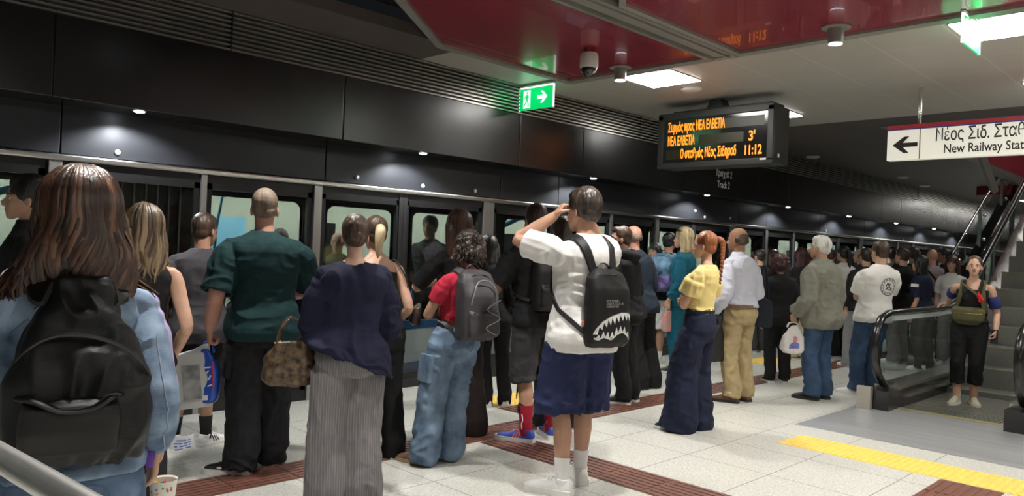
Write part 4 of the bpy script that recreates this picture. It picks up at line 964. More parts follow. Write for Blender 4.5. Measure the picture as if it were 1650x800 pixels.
def backpack(f, label, w=.30, h=.45, d=.16, z=1.0, x=0, y=None, m=m_nyl, wpr=DW, dpr=DD, wr=.004, seed=5, vox=None, pocket=True, pm=None, straps=True, strap_w=.055, sm=None, yaw=0, tilt=0, zips=True, roll=0, wf=(7, 7, 7)):
    k = f.k; z *= k; y = y if y is not None else -.125*f.bt-.02
    b = f.bvh(); o0 = f.T((x, y*k, z+h*.55)); c, nn, i_, ds = b.ray_cast(V((o0.x, o0.y-.6, o0.z)), V((0, 1, 0)))
    yy = (c.y-.004 if c is not None else o0.y); base = V((o0.x, yy, z))
    t, K = worn('backpack', label, 'backpack', f, base, yaw); v = vox or max(.005, f.vox*.8)
    if tilt or roll: t.matrix_world = t.matrix_world @ Matrix.Rotation(math.radians(tilt), 4, 'X') @ Matrix.Rotation(math.radians(roll), 4, 'Y'); K = t.matrix_world.inverted() @ f.root_matrix()
    wp, dp = prof1(wpr), prof1(dpr); R = bag_rings(w, h, d, wp, dp); me = remesh(MB().rings(R), v, 4); wrinkle(me, wr, wf, seed)
    o = link('main_compartment', me, m, t, True); t['_w'] = w; bpy.context.view_layer.update()
    if pocket:
        ph, pw = h*.42, w*.82; R = bag_rings(pw, ph, d*.42, prof1([(0, .92), (.1, 1), (.85, 1), (1, .9)]), prof1([(0, .7), (.15, 1), (.7, .9), (1, .35)]))
        me = remesh(MB().rings([[p+V((0, d*.72, h*.06)) for p in r] for r in R]), v, 3); wrinkle(me, wr*.8, (7, 7, 7), seed+3); q = link('front_pocket', me, pm or m, t, True)
        if zips: put('zip', MB().limb(samp([V((-pw*.46, d*.72+d*.25, h*.06+ph*.72)), V((-pw*.3, d*.72+d*.38, h*.06+ph*.86)), V((0, d*.72+d*.40, h*.06+ph*.9)), V((pw*.3, d*.72+d*.38, h*.06+ph*.86)), V((pw*.46, d*.72+d*.25, h*.06+ph*.72))], 4), .0035, n=6), m_zip, q, True)
    if zips:
        P = [V((w*.5*wp(tt)*cc, d*dp(tt)*dd+.002, h*tt)) for tt, cc, dd in ((.35, -.98, .62), (.6, -.95, .70), (.8, -.86, .80), (.91, -.5, .94), (.93, 0, .97), (.91, .5, .94), (.8, .86, .80), (.6, .95, .70), (.35, .98, .62))]
        put('zip', MB().limb(samp(P, 4), .004, n=6), m_zip, t, True)
    put('handle', MB().ribbon(samp([V((-.045, .02, h*.96)), V((-.04, .015, h*1.03)), V((0, .012, h*1.07)), V((.04, .015, h*1.03)), V((.045, .02, h*.96))], 4), [V((0, -.3, 1))]*17, .022, .005), sm or m_zip, t, True)
    if straps:
        for sd in (-1, 1):
            q = sd*min(w*.32, .095*k); e = f.shx*.56
            pts = [base+V((q*.75, -.03, h*.93)), f.T((sd*e*.95, -.12*k, 1.435*k)), f.T((sd*e, -.03*k, 1.475*k)), f.T((sd*e*1.02, .07*k, 1.42*k)), f.T((sd*e*1.1, .12*k, 1.30*k)), f.T((sd*e*1.35, .10*k, 1.18*k)), f.T((sd*f.shx*.95, .02*k, 1.09*k)), base+V((sd*w*.42, .005, h*.14))]
            mb = f.strap(pts, [strap_w]*21+[strap_w*.5]*8, th=.009, off=.006); mb.v = [tuple(K @ V(p)) for p in mb.v]; put('strap', mb, sm or m, t, True)
    return t, o, K
def soft_bag(name, label, cat, P, w, h, d, m, rz=0, wpr=None, dpr=None, wr=.006, vox=.006, seed=4, handles=None, hm=None, hr=.006, px=.6, group=None):
    """bag hanging with its top centre at world point P; handles = height of the loops"""
    t = thing(name, label, cat, (P.x, P.y, P.z-h), rz, group)
    R = [[p-V((0, d/2, 0)) for p in r] for r in bag_rings(w, h, d, prof1(wpr or DW), prof1(dpr or [(0, .7), (.15, 1), (.6, .9), (1, .3)]), px=px)]
    me = remesh(MB().rings(R), vox, 3); wrinkle(me, wr, (11, 11, 11), seed); o = link('bag_body', me, m, t, True)
    if handles:
        for s_ in (-1, 1):
            Q = samp([V((-w*.25, s_*d*.12, h*.93)), V((-w*.18, s_*d*.1, h+handles*.6)), V((0, s_*.012, h+handles)), V((w*.18, s_*d*.1, h+handles*.6)), V((w*.25, s_*d*.12, h*.93))], 4)
            put('handle', MB().limb(Q, hr, n=8), hm or m, t, True)
    return t, o
def grip(f, sd, down=.02):
    a = f.A[sd]; p = a['w']+a['d']*.10*f.k+V((0, 0, -down)); return f.root_matrix() @ p
# ------------------------------------------------------------------ the people on the platform
def gnd(x, D): p = at(x, 400, D); return (p.x, p.y, 0)
def mk(label, foot, top, turn, **k):
    D = 1.5*F/(foot[1]-(400+(foot[0]-825)*.0402+.9)) if isinstance(foot, tuple) else foot
    k.setdefault('vox', .005 if D < 2.2 else .0058 if D < 5.6 else .007 if D < 8 else .009)
    if isinstance(foot, tuple): return Fig(label, foot, top, turn=turn, **k)
    return Fig(label, None, top, turn=turn, loc=gnd(k.pop('fx', top[0]), D), **k)
def basic(f, arms=None, feet=None, fat=1.0, hs=1.0):
    arms = arms or {}; feet = feet or {}
    for sd in (1, -1): f.arm(sd, fat=fat, **arms.get(sd, {})); f.leg(sd, fat=fat, **feet.get(sd, {}))
    f.head(hs); return f.finish()
# -- cloths
c_blk = cloth('black_cotton', (.012, .012, .013)); c_blk2 = cloth('black_trouser', (.014, .014, .016), var=.2); c_wht = cloth('white_cotton', (.72, .70, .68), var=.04)
c_den = cloth('denim_light', (.075, .125, .22), var=.28, scale=9, bump=.25, bscale=260, col2=(.26, .345, .46)); c_jean = cloth('denim_mid', (.075, .125, .22), var=.25, scale=10, bump=.25, bscale=260, col2=(.15, .22, .33))
c_jean2 = cloth('denim_faded', (.075, .12, .19), var=.25, scale=7, bump=.25, bscale=260, col2=(.16, .225, .31)); c_dkj = cloth('denim_dark', (.012, .016, .038), var=.25, scale=8, bump=.2, bscale=260); c_jean3 = cloth('denim_blue', (.04, .075, .14), var=.3, scale=8, bump=.2, bscale=260)
c_grn = cloth('dark_green_cotton', (.008, .032, .035), var=.12); c_gryt = cloth('washed_grey_cotton', (.075, .07, .08), var=.15, scale=8); c_navy = cloth('navy_knit', (.008, .009, .027), var=.15, scale=40, bump=.2)
c_nsh = cloth('navy_short', (.018, .024, .07), var=.1, bump=.05); c_red = cloth('red_jersey', (.42, .02, .045), var=.1); c_dgs = cloth('charcoal_short', (.04, .04, .042), var=.15)
c_yel = cloth('pale_yellow_knit', (.72, .58, .24), var=.06, scale=20); c_teal = cloth('teal_wool', (.008, .10, .15), var=.12); c_khk = cloth('khaki_twill', (.36, .28, .15), var=.10); c_lbl = cloth('pale_blue_shirt', (.52, .53, .62), var=.05, scale=14)
c_gjk = cloth('grey_green_jacket', (.21, .21, .175), var=.12, scale=12); c_lav = cloth('lavender_cotton', (.42, .36, .58), var=.06); c_pnk = cloth('pale_pink_shirt', (.66, .56, .60), var=.04); c_mauve = cloth('mauve_shirt', (.30, .25, .26), var=.08); c_grp = cloth('grey_sweat', (.22, .22, .22), var=.1); c_crm = cloth('cream_trouser', (.55, .46, .34), var=.08); c_cht = cloth('charcoal_trouser', (.045, .042, .042), var=.15)
l_blk = mat('black_leather', (.014, .013, .012), .35, var=.2, scale=20, bump=.1); l_wht = mat('white_leather', (.74, .73, .72), .45, var=.04); l_brn = mat('brown_suede', (.16, .085, .05), .7, var=.2); l_bge = mat('beige_mesh', (.42, .38, .29), .7, var=.15, scale=40); l_blu = mat('royal_blue_mesh', (.03, .07, .36), .5, var=.12, scale=60); m_pur = cloth('purple_fleece', (.12, .05, .28), var=.1)
def striped(name, a, b, sc):
    m, nt, bs = nodes(name); N, L = nt.nodes.new, nt.links.new; tc = N('ShaderNodeTexCoord'); w_ = N('ShaderNodeTexWave'); w_.bands_direction = 'X'; w_.inputs['Scale'].default_value = sc; w_.inputs['Distortion'].default_value = .6; w_.inputs['Detail'].default_value = 2
    L(tc.outputs['Object'], w_.inputs[0]); r = N('ShaderNodeValToRGB'); r.color_ramp.elements[0].color = (*a, 1); r.color_ramp.elements[1].color = (*b, 1); r.color_ramp.elements[0].position = .55; r.color_ramp.elements[1].position = .95
    nz = N('ShaderNodeTexNoise'); nz.inputs['Scale'].default_value = 60; mp = N('ShaderNodeMapping'); mp.inputs['Scale'].default_value = (1, 1, .1); L(tc.outputs['Object'], mp.inputs[0]); L(mp.outputs[0], nz.inputs['Vector'])
    mx = N('ShaderNodeMix'); mx.data_type = 'RGBA'; mx.blend_type = 'MULTIPLY'; mx.inputs[0].default_value = .5; L(w_.outputs['Fac'], r.inputs[0]); L(r.outputs[0], mx.inputs[6]); L(nz.outputs['Fac'], mx.inputs[7]); L(mx.outputs[2], bs.inputs['Base Color']); bs.inputs['Roughness'].default_value = .9; return m
c_pin = striped('grey_pinstripe', (.20, .185, .19), (.29, .272, .278), 22)
m_red3 = mat('orange_trim', (.8, .16, .05), .5); m_blkp = mat('black_print', (.02, .02, .02), .6); m_whp = mat('white_trim', (.75, .75, .73), .5)
def stripes3(m_):
    def g(f, o, bv, M, xs, k):
        A_ = M @ Matrix(((0, -xs, 0, xs*.12), (xs*0+1, 0, 0, 0), (0, 0, 1, 0), (0, 0, 0, 1)))
        A_ = frame(M @ V((xs*.12, 0, 0)), M.to_3x3() @ V((0, 1, 0)), M.to_3x3() @ V((-xs, 0, 0)), M.to_3x3() @ V((0, 0, 1)))
        ps = [[(.105+i*.022, .035), (.115+i*.022, .035), (.10+i*.022, .085-i*.008), (.088+i*.022, .085-i*.008)] for i in range(3)]
        d = decal(ps, bv, A_, sub=.01)
        if d.f: put('stripes', d, m_, o)
    return g
def swoosh(m_):
    def g(f, o, bv, M, xs, k):
        A_ = frame(M @ V((xs*.12, 0, 0)), M.to_3x3() @ V((0, 1, 0)), M.to_3x3() @ V((-xs, 0, 0)), M.to_3x3() @ V((0, 0, 1)))
        up = [(.005, .07), (.04, .055), (.08, .05), (.12, .052), (.15, .062), (.185, .055), (.20, .042), (.17, .034), (.13, .033), (.09, .034), (.05, .042)]
        d = decal([[(.03, .082), (.05, .060), (.09, .046), (.14, .040), (.19, .040), (.20, .046), (.17, .052), (.12, .056), (.08, .066)]], bv, A_, sub=.01)
        if d.f: put('side_mark', d, m_, o)
    return g

# ---- woman in denim jacket, nearest
f = mk('person in a light denim jacket with long brown hair, nearest on the left', 2.0, (131, 289), 4, sex='f', skin='light', bw=.96, vox=.0045)
basic(f, {1: dict(d=(0.0, .10, -1), curl=34, hand=(.22, .03, .965), elbow=(-.25, -1, 0)), -1: dict(hand=(-.23, .02, .862), elbow=(.25, -1, 0))})
f.pants(c_jean, e=.014, z1=1.02, wr=.004, hem=.09, knee=.09); f.top(c_den, e=.022, z0=.95, hem=.012, sleeve=.93, sl_e=.009, name='denim_jacket', wr=.009, neck=1.50, cuff=.042, f=(8, 8, 15))
k = f.k
# seams of the jacket and back pockets of the jeans
def seam(f, o, pts, m_, r=.0016, name='seam', off=.001):
    bv = BVHTree.FromObject(o, bpy.context.evaluated_depsgraph_get()); Q = []
    for p in samp([V(p) for p in pts], 8):
        c, nn, i, d = bv.find_nearest(p)
        if c is not None: Q.append(c+nn*off)
    return put(name, MB().limb(Q, r, n=6), m_, o, True)
m_st = mat('denim_stitch', (.30, .35, .42), .8); m_st2 = mat('denim_seam_dark', (.10, .15, .24), .85)
seam(f, f.o_top, [f.T((x*k, -.2*k, (1.345+.015*math.cos(x*9))*k)) for x in (-.19, -.1, 0, .1, .19)], m_st2, .0014)
for sd in (1, -1):
    a = f.A[sd]
    seam(f, f.o_top, [lerp(a['sh'], a['el'], .15)+V((sd*.03, -.09, 0)), a['el']+V((sd*.02, -.08, 0)), lerp(a['el'], a['w'], .85)+V((sd*.01, -.08, 0))], m_st, .0017)
    seam(f, f.o_pants, [f.T((sd*x*k, -.3*k, z*k)) for x, z in ((.035, .955), (.125, .965))]+[f.T((sd*x*k, -.3*k, z*k)) for x, z in ((.125, .89), (.08, .86), (.035, .885), (.035, .955))], m_st2, .002, 'pocket_seam')
    put('purple_knot', MB().limb(samp([f.T((sd*.17*k, -.05*k, 1.03*k)), f.T((sd*.185*k, -.06*k, .99*k)), f.T((sd*.19*k, -.07*k, .94*k))], 4), [.022, .026, .024, .02, .02, .018, .016, .012, .01], n=10, flat=.6), m_pur, f.root, True)
f.shoe(l_wht); f.hair('long', 'browndk', L=.07, t=.006, vox=.005, amp=.006); f.locks(f.o_hair, 'brown', n=560, L=.365, r=.0075, flat=.4, wave=.042, spread=1.14, end=.60, t=.016, hi=('brownhi', 'browndk'))
m_nyl1 = mat('black_nylon_sheen', (.006, .006, .006), .5, var=.3, scale=6, bump=.12, bscale=200, spec=.38)
WP = [(0, .93), (.07, 1), (.42, .97), (.62, .80), (.8, .60), (.93, .45), (1, .36)]
t1, o1, K1 = backpack(f, 'large plain black backpack worn over the light denim jacket', w=.30, h=.435, d=.15, z=1.01, wpr=WP, dpr=[(0, .8), (.1, 1), (.45, .95), (.8, .6), (1, .3)], wr=.016, vox=.0045, pocket=False, zips=False, strap_w=.068, tilt=3, wf=(15, 15, 5), m=m_nyl1)
R = bag_rings(.205, .125, .06, prof1([(0, .95), (.1, 1), (.9, 1), (1, .95)]), prof1([(0, .8), (.5, 1), (.85, 1.0), (1, .7)])); me = remesh(MB().rings([[p+V((.022, .118, .03)) for p in r] for r in R]), .0045, 3); wrinkle(me, .006, (9, 9, 9), 9); q = link('front_pocket', me, m_nyl1, t1, True)
put('pocket_flap', MB().limb(samp([V((-.084, .13, .158)), V((-.06, .172, .160)), V((-.02, .182, .138)), V((.04, .184, .135)), V((.09, .174, .158)), V((.128, .13, .165))], 5), [.008]+[.013]*24+[.008], n=10, flat=.45), m_nyl1, q, True)
put('zip', MB().limb(samp([V((-.155, .06, .17)), V((-.142, .118, .215)), V((-.095, .142, .268)), V((-.02, .138, .30)), V((.05, .132, .305)), V((.10, .118, .282)), V((.135, .09, .24))], 5), .005, n=6), m_zip, t1, True)
# things at her right hand
P = f.root_matrix() @ (f.A[1]['w']+V((.03, .02, -.10)))
t = thing('paper_cup', 'white paper cup with coloured spots held low by the denim jacket', 'cup', (P.x, P.y, P.z-.10))
put('cup', MB().lathe([(.026, 0), (.028, .004), (.037, .10), (.039, .104), (.035, .1), (.03, .02)], n=20), mat('cup_paper', (.75, .70, .62), .6, var=.02), t, True)
R2 = random.Random(5)
for i, c_ in enumerate(((.7, .25, .05), (.75, .45, .05), (.1, .35, .2), (.65, .08, .08), (.1, .2, .5))):
    mb = MB()
    for j in range(9):
        a, z = R2.uniform(0, 6.28), R2.uniform(.015, .09); r = .028+.009*z/.1-.0035; mb.ell((r*math.cos(a), r*math.sin(a), z), (.005, .005, .005), 8, 5)
    put('spots', mb, mat('cup_spot_%d' % i, c_, .6), t, True)
P = f.root_matrix() @ (f.A[1]['w']+V((.045, .02, .02))); mb = MB(); vs = []; fs = []
for i in range(9):
    for j in range(7): vs.append((i*.0085, .006*math.sin(i*.9+j*.5), -j*.0075*(1-.07*abs(i-4))))
fs = [(i*7+j, i*7+j+1, i*7+j+8, i*7+j+7) for i in range(8) for j in range(6)]; n0 = len(vs); vs += [(x, y+.002, z) for x, y, z in vs]; fs += [tuple(q+n0 for q in g[::-1]) for g in fs]
t = tag(put('paper_napkin', MB().add(vs, fs), mat('napkin_white', (.75, .75, .76), .7, var=.03), None, True), 'crumpled white printed paper held beside the denim sleeve cuff', 'napkin'); t.location = P; t.rotation_euler = (0, 0, f.rz+.2)
mb = MB()
for j in range(5): mb.box(.008, .06-.006*(j % 3), -.004, .010, -.010-j*.007, -.0075-j*.007)
put('printed_lines', MB().add([(x, -.0045+.006*math.sin(x/.0085*.9+(-z/.0075)*.5), z) for r in range(4) for x in [.01+.006*i for i in range(9)] for z in (-.010-r*.008, -.0135-r*.008)], [(r*18+2*i, r*18+2*i+1, r*18+2*i+3, r*18+2*i+2) for r in range(4) for i in range(8) if (i*3+r) % 5]), mat('print_blue', (.08, .16, .5), .6), t)

# ---- left background
f = mk('person in a pale pink shirt, half hidden at the left edge', 3.3, (92, 328), 10, sex='f', skin='light', fx=70)
basic(f); f.pants(c_blk2); f.top(c_pnk, e=.03, z0=.85, sleeve=.9, neck=1.5); f.shoe(l_wht); f.hair('bun', 'dkbrown')
f = mk('person in a dark jacket in profile looking left behind the pale pink shoulder', 4.3, (52, 288), 84, skin='light', fx=50, head=(8, 0, 0))
basic(f, {-1: dict(hand=(-.12, .25, 1.1))}); f.face(); f.pants(c_blk2); f.top(c_blk, e=.035, sleeve=.95, name='jacket', neck=1.52); f.shoe(l_blk); f.hair('short', 'black', t=.012)
f = mk('person in a lavender top with ash hair, half hidden behind the denim jacket', 2.62, (165, 338), 0, sex='f', skin='light', fx=158)
basic(f, {1: dict(abd=.02)}); f.pants(c_cht); f.top(c_lav, e=.028, z0=.85, sleeve=.85, neck=1.5); f.shoe(l_wht); f.hair('bob', 'dblond', L=.02)
f = mk('person in a black sleeveless top with wavy dark blond hair seen from behind', 3.95, (234, 338), 8, sex='f', skin='light', fx=228)
basic(f, {1: dict(hand=(.205, .10, .93))}); f.pants(c_blk2); f.top(c_blk, e=.006, sleeve=0, neck=1.45); f.shoe(l_blk); f.hair('long', 'dblond', L=.09, t=.012, amp=.008); f.locks(f.o_hair, 'dblond', n=170, L=.37, wave=.026, r=.008, end=.35, hi=('blondhi', 'dkbrown'))

# ---- grey T-shirt, black shorts
f = mk('person in a washed grey T-shirt and black shorts with white striped sneakers', (308, 722), (329, 347), 2, skin='mid', bw=1.0, head=(-38, 4, 0))
basic(f, {1: dict(hand=(.21, .2, 1.02)), -1: dict(hand=(-.24, .08, .92))}, {1: dict(foot=(.10, .02), yaw=48), -1: dict(foot=(.12, .06), yaw=10)})
f.face(); f.pants(c_blk, e=.03, z1=.98, to=.50, hem=.115, thigh=.118, knee=.112, name='shorts'); f.top(c_gryt, e=.042, z0=.80, sleeve=.42, sl_e=.04, wr=.008); f.sock(cloth('black_sock', (.015, .015, .015)), .23); f.shoe(l_wht, stripe=stripes3(m_blkp), lace=l_wht); f.hair('fade', 'dkbrown')

# ---- bald man in dark green
f = mk('person with a shaved head in a dark green T-shirt and black cargo trousers', (418, 760), (428, 307), 10, skin='pink', bw=1.12, bt=1.22, belly=.03, head=(-12, 2, 0))
basic(f, {-1: dict(hand=(-.285, .06, .885), curl=62, d=(0, .05, -1)), 1: dict(hand=(.16, .30, 1.06), elbow=(1.1, -1, -.2), d=(-.5, 1, .1))}, {-1: dict(foot=(.115, -.02), yaw=62), 1: dict(foot=(.09, .14), yaw=8)}, fat=1.15)
f.face(brows='buzz'); f.pants(c_blk2, e=.024, z1=1.0, to=.04, hem=.095, knee=.098, thigh=.112, wr=.010); f.top(c_grn, e=.03, z0=.83, hem=.012, sleeve=.50, sl_e=.034, wr=.009, f=(7, 7, 13)); f.shoe(l_blk, stripe=swoosh(m_whp), L=.285, sole_h=.034, lace=c_blk); f.hair('buzz', 'buzz', vox=.005, amp=.001)
k = f.k
for sd in (-1,):
    kn, hp = f.Lg[sd]['kn'], f.Lg[sd]['hip']; c = lerp(kn, hp, .52); Mx = f.root_matrix()
    put('cargo_pocket', MB().box(-.018, .02, -.085, .085, -.11, .10, M=Matrix.Translation(c+V((-.105*k, .0, 0))) @ Matrix.Rotation(.09, 4, 'Y'), bev=.012).box(-.026, .02, -.09, .09, .06, .105, M=Matrix.Translation(c+V((-.105*k, .0, 0))) @ Matrix.Rotation(.09, 4, 'Y'), bev=.008), c_blk2, f.root, True)
P = grip(f, -1, .0); vr = f.rz
m_bag1 = mat('blue_film', (.015, .075, .42), .25, var=.15, scale=9, bump=.2, bscale=30, spec=.7); m_bag2 = mat('frosted_film', (.50, .50, .49), .3, var=.06, scale=6, spec=.6)
t, o = soft_bag('shopping_bag', 'shiny blue plastic pack with white print hanging from the bald man\'s hand', 'shopping bag', P+cr*-.012+V((0, 0, -.02)), .165, .335, .10, m_bag1, rz=math.atan2(cr.y, cr.x), wpr=[(0, .8), (.1, 1), (.6, 1), (.85, .6), (1, .22)], dpr=[(0, .7), (.2, 1), (.6, .8), (1, .25)], handles=.04, hr=.005)
bpy.context.view_layer.update(); bv = BVHTree.FromObject(o, bpy.context.evaluated_depsgraph_get()); A_ = frame(V((0, -.3, 0)), (1, 0, 0), (0, 1, 0), (0, 0, 1))
put('white_lines', decal([[(-.06, .205), (.045, .22), (.045, .228), (-.06, .213)], [(-.035, .06), (-.028, .06), (-.012, .30), (-.018, .30)], [(-.045, .01), (.035, .018), (.035, .05), (-.045, .04)], [(.035, .14), (.05, .17), (.042, .175), (.028, .145)], [(.03, .10), (.055, .11), (.055, .118), (.03, .108)], [(.02, .18), (.036, .20), (.03, .205), (.016, .185)]], bv, A_), m_whp, o)
put('red_edge', decal([[(.058, .10), (.068, .10), (.06, .26), (.05, .26)], [(-.078, .10), (-.07, .10), (-.07, .22), (-.078, .22)]], bv, A_), mat('red_print', (.5, .03, .08), .4), o)
t = thing('carrier_bag', 'flat pale grey carrier bag hanging beside the blue plastic pack', 'shopping bag', (P.x, P.y, P.z), math.atan2(cr.y, cr.x)+.35)
M_ = Matrix.Translation((-.075, -.03, -.39)) @ Matrix.Rotation(-.10, 4, 'Y')
R = [[M_ @ V((x*(.10+.012*z_/.3), y*.016*(1.2-abs(z_/.34-.5)), z_)) for x, y in ((-1, -1), (-.5, -1.3), (0, -1.5), (.5, -1.3), (1, -1), (1, 1), (.5, 1.3), (0, 1.5), (-.5, 1.3), (-1, 1))] for z_ in [.34*i/12 for i in range(13)]]
R.append([lerp(p, V((.0, 0, .0)), .55) for p in R[-1]]); R.append([lerp(p, V((0, 0, .02)), .85) for p in R[-2]])
o = put('bag_body', MB().rings(R), m_bag2, t, True)
put('printed_panel', MB().box(-.055, .05, -.034, -.024, .06, .27, M=M_), mat('grey_photo_print', (.24, .24, .24), .5, var=.5, scale=14), o)

# ---- navy sweater, grey pinstripe trousers
f = mk('person in a loose navy sweater and wide grey pinstripe trousers, hair in a low bun', (552, 812), (574, 350), 8, sex='f', skin='light', bw=1.07, bt=1.1, head=(-6, 3, 0))
basic(f, {-1: dict(hand=(-.15, .27, 1.15), elbow=(-.1, -1, -.5), d=(.3, .8, .5), curl=50), 1: dict(hand=(.15, .25, 1.02), elbow=(.1, -1, -.3), d=(-.4, 1, 0))})
f.pants(c_pin, e=.022, z1=1.06, to=.02, hem=.135, knee=.125, thigh=.128, wr=.008, seed=8, f=(12, 12, 7)); k = f.k
f.top(c_navy, e=.05, z0=.90, hem=.03, sleeve=.80, sl_e=.04, sl_flare=.015, neck=1.465, wr=.013, name='sweater', seed=2, asym=lambda p: -.42*(p[0])-.02, f=(6, 6, 9), cuff=.05, deep=[(.95*k, .12, .8)])
f.shoe(l_blk); f.hair('bun', 'dkbrown', vox=.005)
P = f.root_matrix() @ V((-.335*k, .10*k, .985*k)); m_snk = mat('bronze_leather', (.03, .018, .011), .3, .2, var=.6, scale=34, col2=(.10, .066, .038), bump=.3, bscale=60); m_gold = mat('gold_metal', (.55, .40, .14), .25, 1, var=.05)
t, o = soft_bag('handbag', 'bronze snakeskin handbag with gold rings hanging left of the navy sweater', 'handbag', P, .30, .25, .15, m_snk, rz=math.atan2(cr.y, cr.x)+.5, wpr=[(0, .8), (.15, 1), (.6, .95), (1, .62)], handles=.13, hr=.008, wr=.011)
for s_ in (-1, 1): put('gold_ring', MB().limb([V((s_*.07+.018*math.cos(q), -.05, .235+.018*math.sin(q))) for q in [2*PI*i/16 for i in range(17)]], .0035, n=6), m_gold, o, True)
put('gold_trim', MB().limb(samp([V((-.10, -.055, .245)), V((-.03, -.07, .225)), V((.04, -.07, .228)), V((.10, -.05, .245))], 4), .004, n=6), m_gold, o, True)

# ---- bare shouldered woman behind the navy sweater
f = mk('person with bare shoulders and a blond ponytail in black trousers behind the navy sweater', (613, 740), (606, 352), 22, sex='f', skin='light')
basic(f, {1: dict(hand=(.19, .08, .95)), -1: dict(hand=(-.16, .25, 1.15))}); f.pants(c_blk, to=.02, hem=.085, knee=.085, e=.012); f.top(c_blk, e=.006, sleeve=0, z0=.95, neck=1.36); f.shoe(l_blk); f.hair('tied', 'dkbrown')
M = f.M; put('ponytail', MB().limb(samp([M @ V(p) for p in ((0, -.10, .16), (-.01, -.145, .13), (-.02, -.15, .05), (-.02, -.135, -.06))], 4), [.02, .03, .034, .036, .038, .038, .036, .034, .03, .026, .02, .014, .006], n=10), HR['blond'], f.o_hair, True)
P = f.root_matrix() @ V((.235*f.k, .02, 1.13*f.k)); t, o = soft_bag('shoulder_bag', 'dark brown shoulder bag on the bare shouldered woman\'s right side', 'handbag', P, .20, .15, .08, mat('brown_leather', (.045, .025, .018), .35, var=.3), rz=f.rz+1.2)
mb = f.strap([f.T((.21*f.k, .03, 1.12*f.k)), f.T((.2*f.k, -.12*f.k, 1.28*f.k)), f.T((.135*f.k, -.05*f.k, 1.45*f.k)), f.T((.14*f.k, .06*f.k, 1.42*f.k)), f.T((.2*f.k, .10*f.k, 1.28*f.k)), f.T((.225*f.k, .04, 1.12*f.k))], .018, off=.004)
K = t.matrix_world.inverted() @ f.root_matrix(); mb.v = [tuple(Matrix.Rotation(-t.rotation_euler.z, 4, 'Z') @ Matrix.Translation(-t.location) @ f.root_matrix() @ V(p)) for p in mb.v]; put('strap', mb, l_blk, t, True)
# ---- long brown hair, off-shoulder black top
f = mk('person with long straight brown hair in black, standing just left of the curly hair', (742, 703), (741, 343), 24, sex='f', skin='light')
basic(f, {-1: dict(hand=(-.10, .25, 1.2), elbow=(-1, -.5, -.6))}); f.pants(cloth('brown_black', (.016, .010, .010)), to=.02, hem=.12, knee=.105, e=.015); f.top(c_blk, e=.012, sleeve=.5, z0=.9, neck=1.385); f.shoe(l_blk); f.hair('long', 'brown', L=.22, t=.004); f.locks(f.o_hair, 'brown', n=150, L=.46, wave=.004, r=.007, end=.02, t=.006)
# ---- tote bag woman
f = mk('person with black hair carrying a beige tote bag, behind the curly hair', (798, 655), (788, 382), 18, sex='f', skin='light')
basic(f, {1: dict(hand=(.2, .16, 1.0))}); f.pants(c_blk, to=.02, hem=.07, knee=.075); f.top(c_blk, e=.02, sleeve=.9, z0=.85); f.shoe(l_wht); f.hair('long', 'black', L=.12)
P = f.root_matrix() @ V((.26*f.k, -.04, 1.30*f.k)); m_cnv = cloth('beige_canvas', (.50, .44, .34), var=.08)
t, o = soft_bag('tote_bag', 'beige canvas tote bag on a shoulder between the grey backpack and the black T-shirt', 'tote bag', P, .20, .44, .09, m_cnv, rz=math.atan2(cr.y, cr.x)+.2, wpr=[(0, .85), (.2, .95), (1, 1)], dpr=[(0, .6), (.2, 1), (1, .5)], handles=.20, hr=.008)
bpy.context.view_layer.update(); bv = BVHTree.FromObject(o, bpy.context.evaluated_depsgraph_get()); A_ = frame(V((0, -.4, 0)), (1, 0, 0), (0, 1, 0), (0, 0, 1))
put('black_print', decal([[(-.03, .28), (.01, .31), (.03, .42), (-.01, .39)]], bv, A_), m_blkp, o)
p = on_z(832, 644, .0); t = thing('folded_umbrella', 'thin black folded umbrella with its tip on the floor beside the charcoal shorts', 'umbrella', p)
put('canopy', MB().limb([(0, 0, .03), (.025, .0, .18), (.07, -.005, .55)], [.006, .016, .024], n=10), c_blk, t, True); put('shaft', MB().limb([(0, 0, 0), (.008, 0, .06), (.07, -.005, .55), (.085, -.006, .72)], .005, n=8), l_blk, t, True); put('grip', MB().limb([(.085, -.006, .70), (.095, -.006, .80)], .012, n=8), l_blk, t, True)

# ---- red T-shirt, faded wide jeans, grey backpack
f = mk('person in a red T-shirt and faded wide jeans with a curly dark hair mass', (704, 746), (757, 377), 32, sex='f', skin='mid', bw=1.08, shift=1)
basic(f, {-1: dict(hand=(-.05, .27, 1.16), elbow=(-.9, -.3, -1), d=(.4, .5, .5), curl=45), 1: dict(hand=(.06, .25, 1.14), elbow=(.8, -.3, -1), d=(-.5, .6, .3))}, {-1: dict(yaw=22, foot=(.12, 0)), 1: dict(yaw=10, foot=(.12, .02))})
k = f.k; f.pants(c_jean2, e=.018, z1=1.04, to=.035, hem=.108, knee=.104, thigh=.116, wr=.012, seed=6); f.top(c_red, e=.012, z0=1.06, hem=.004, sleeve=.30, sl_e=.014, wr=.005); f.shoe(l_brn, sole=m_solet, L=.31); f.hair('curly', 'dark', seed=4)
kn, hp = f.Lg[-1]['kn'], f.Lg[-1]['hip']; c = lerp(kn, hp, .62)
put('cargo_pocket', MB().box(-.02, .02, -.07, .07, -.10, .09, M=Matrix.Translation(c+V((-.115*k, -.01, 0))) @ Matrix.Rotation(.07, 4, 'Y'), bev=.012), c_jean2, f.root, True)
for sd in (1, -1): seam(f, f.o_pants, [f.T((sd*x*k, -.3*k, z*k)) for x, z in ((.035, .955), (.125, .965))]+[f.T((sd*x*k, -.3*k, z*k)) for x, z in ((.125, .87), (.08, .84), (.035, .865), (.035, .955))], m_st2, .0022, 'pocket_seam')
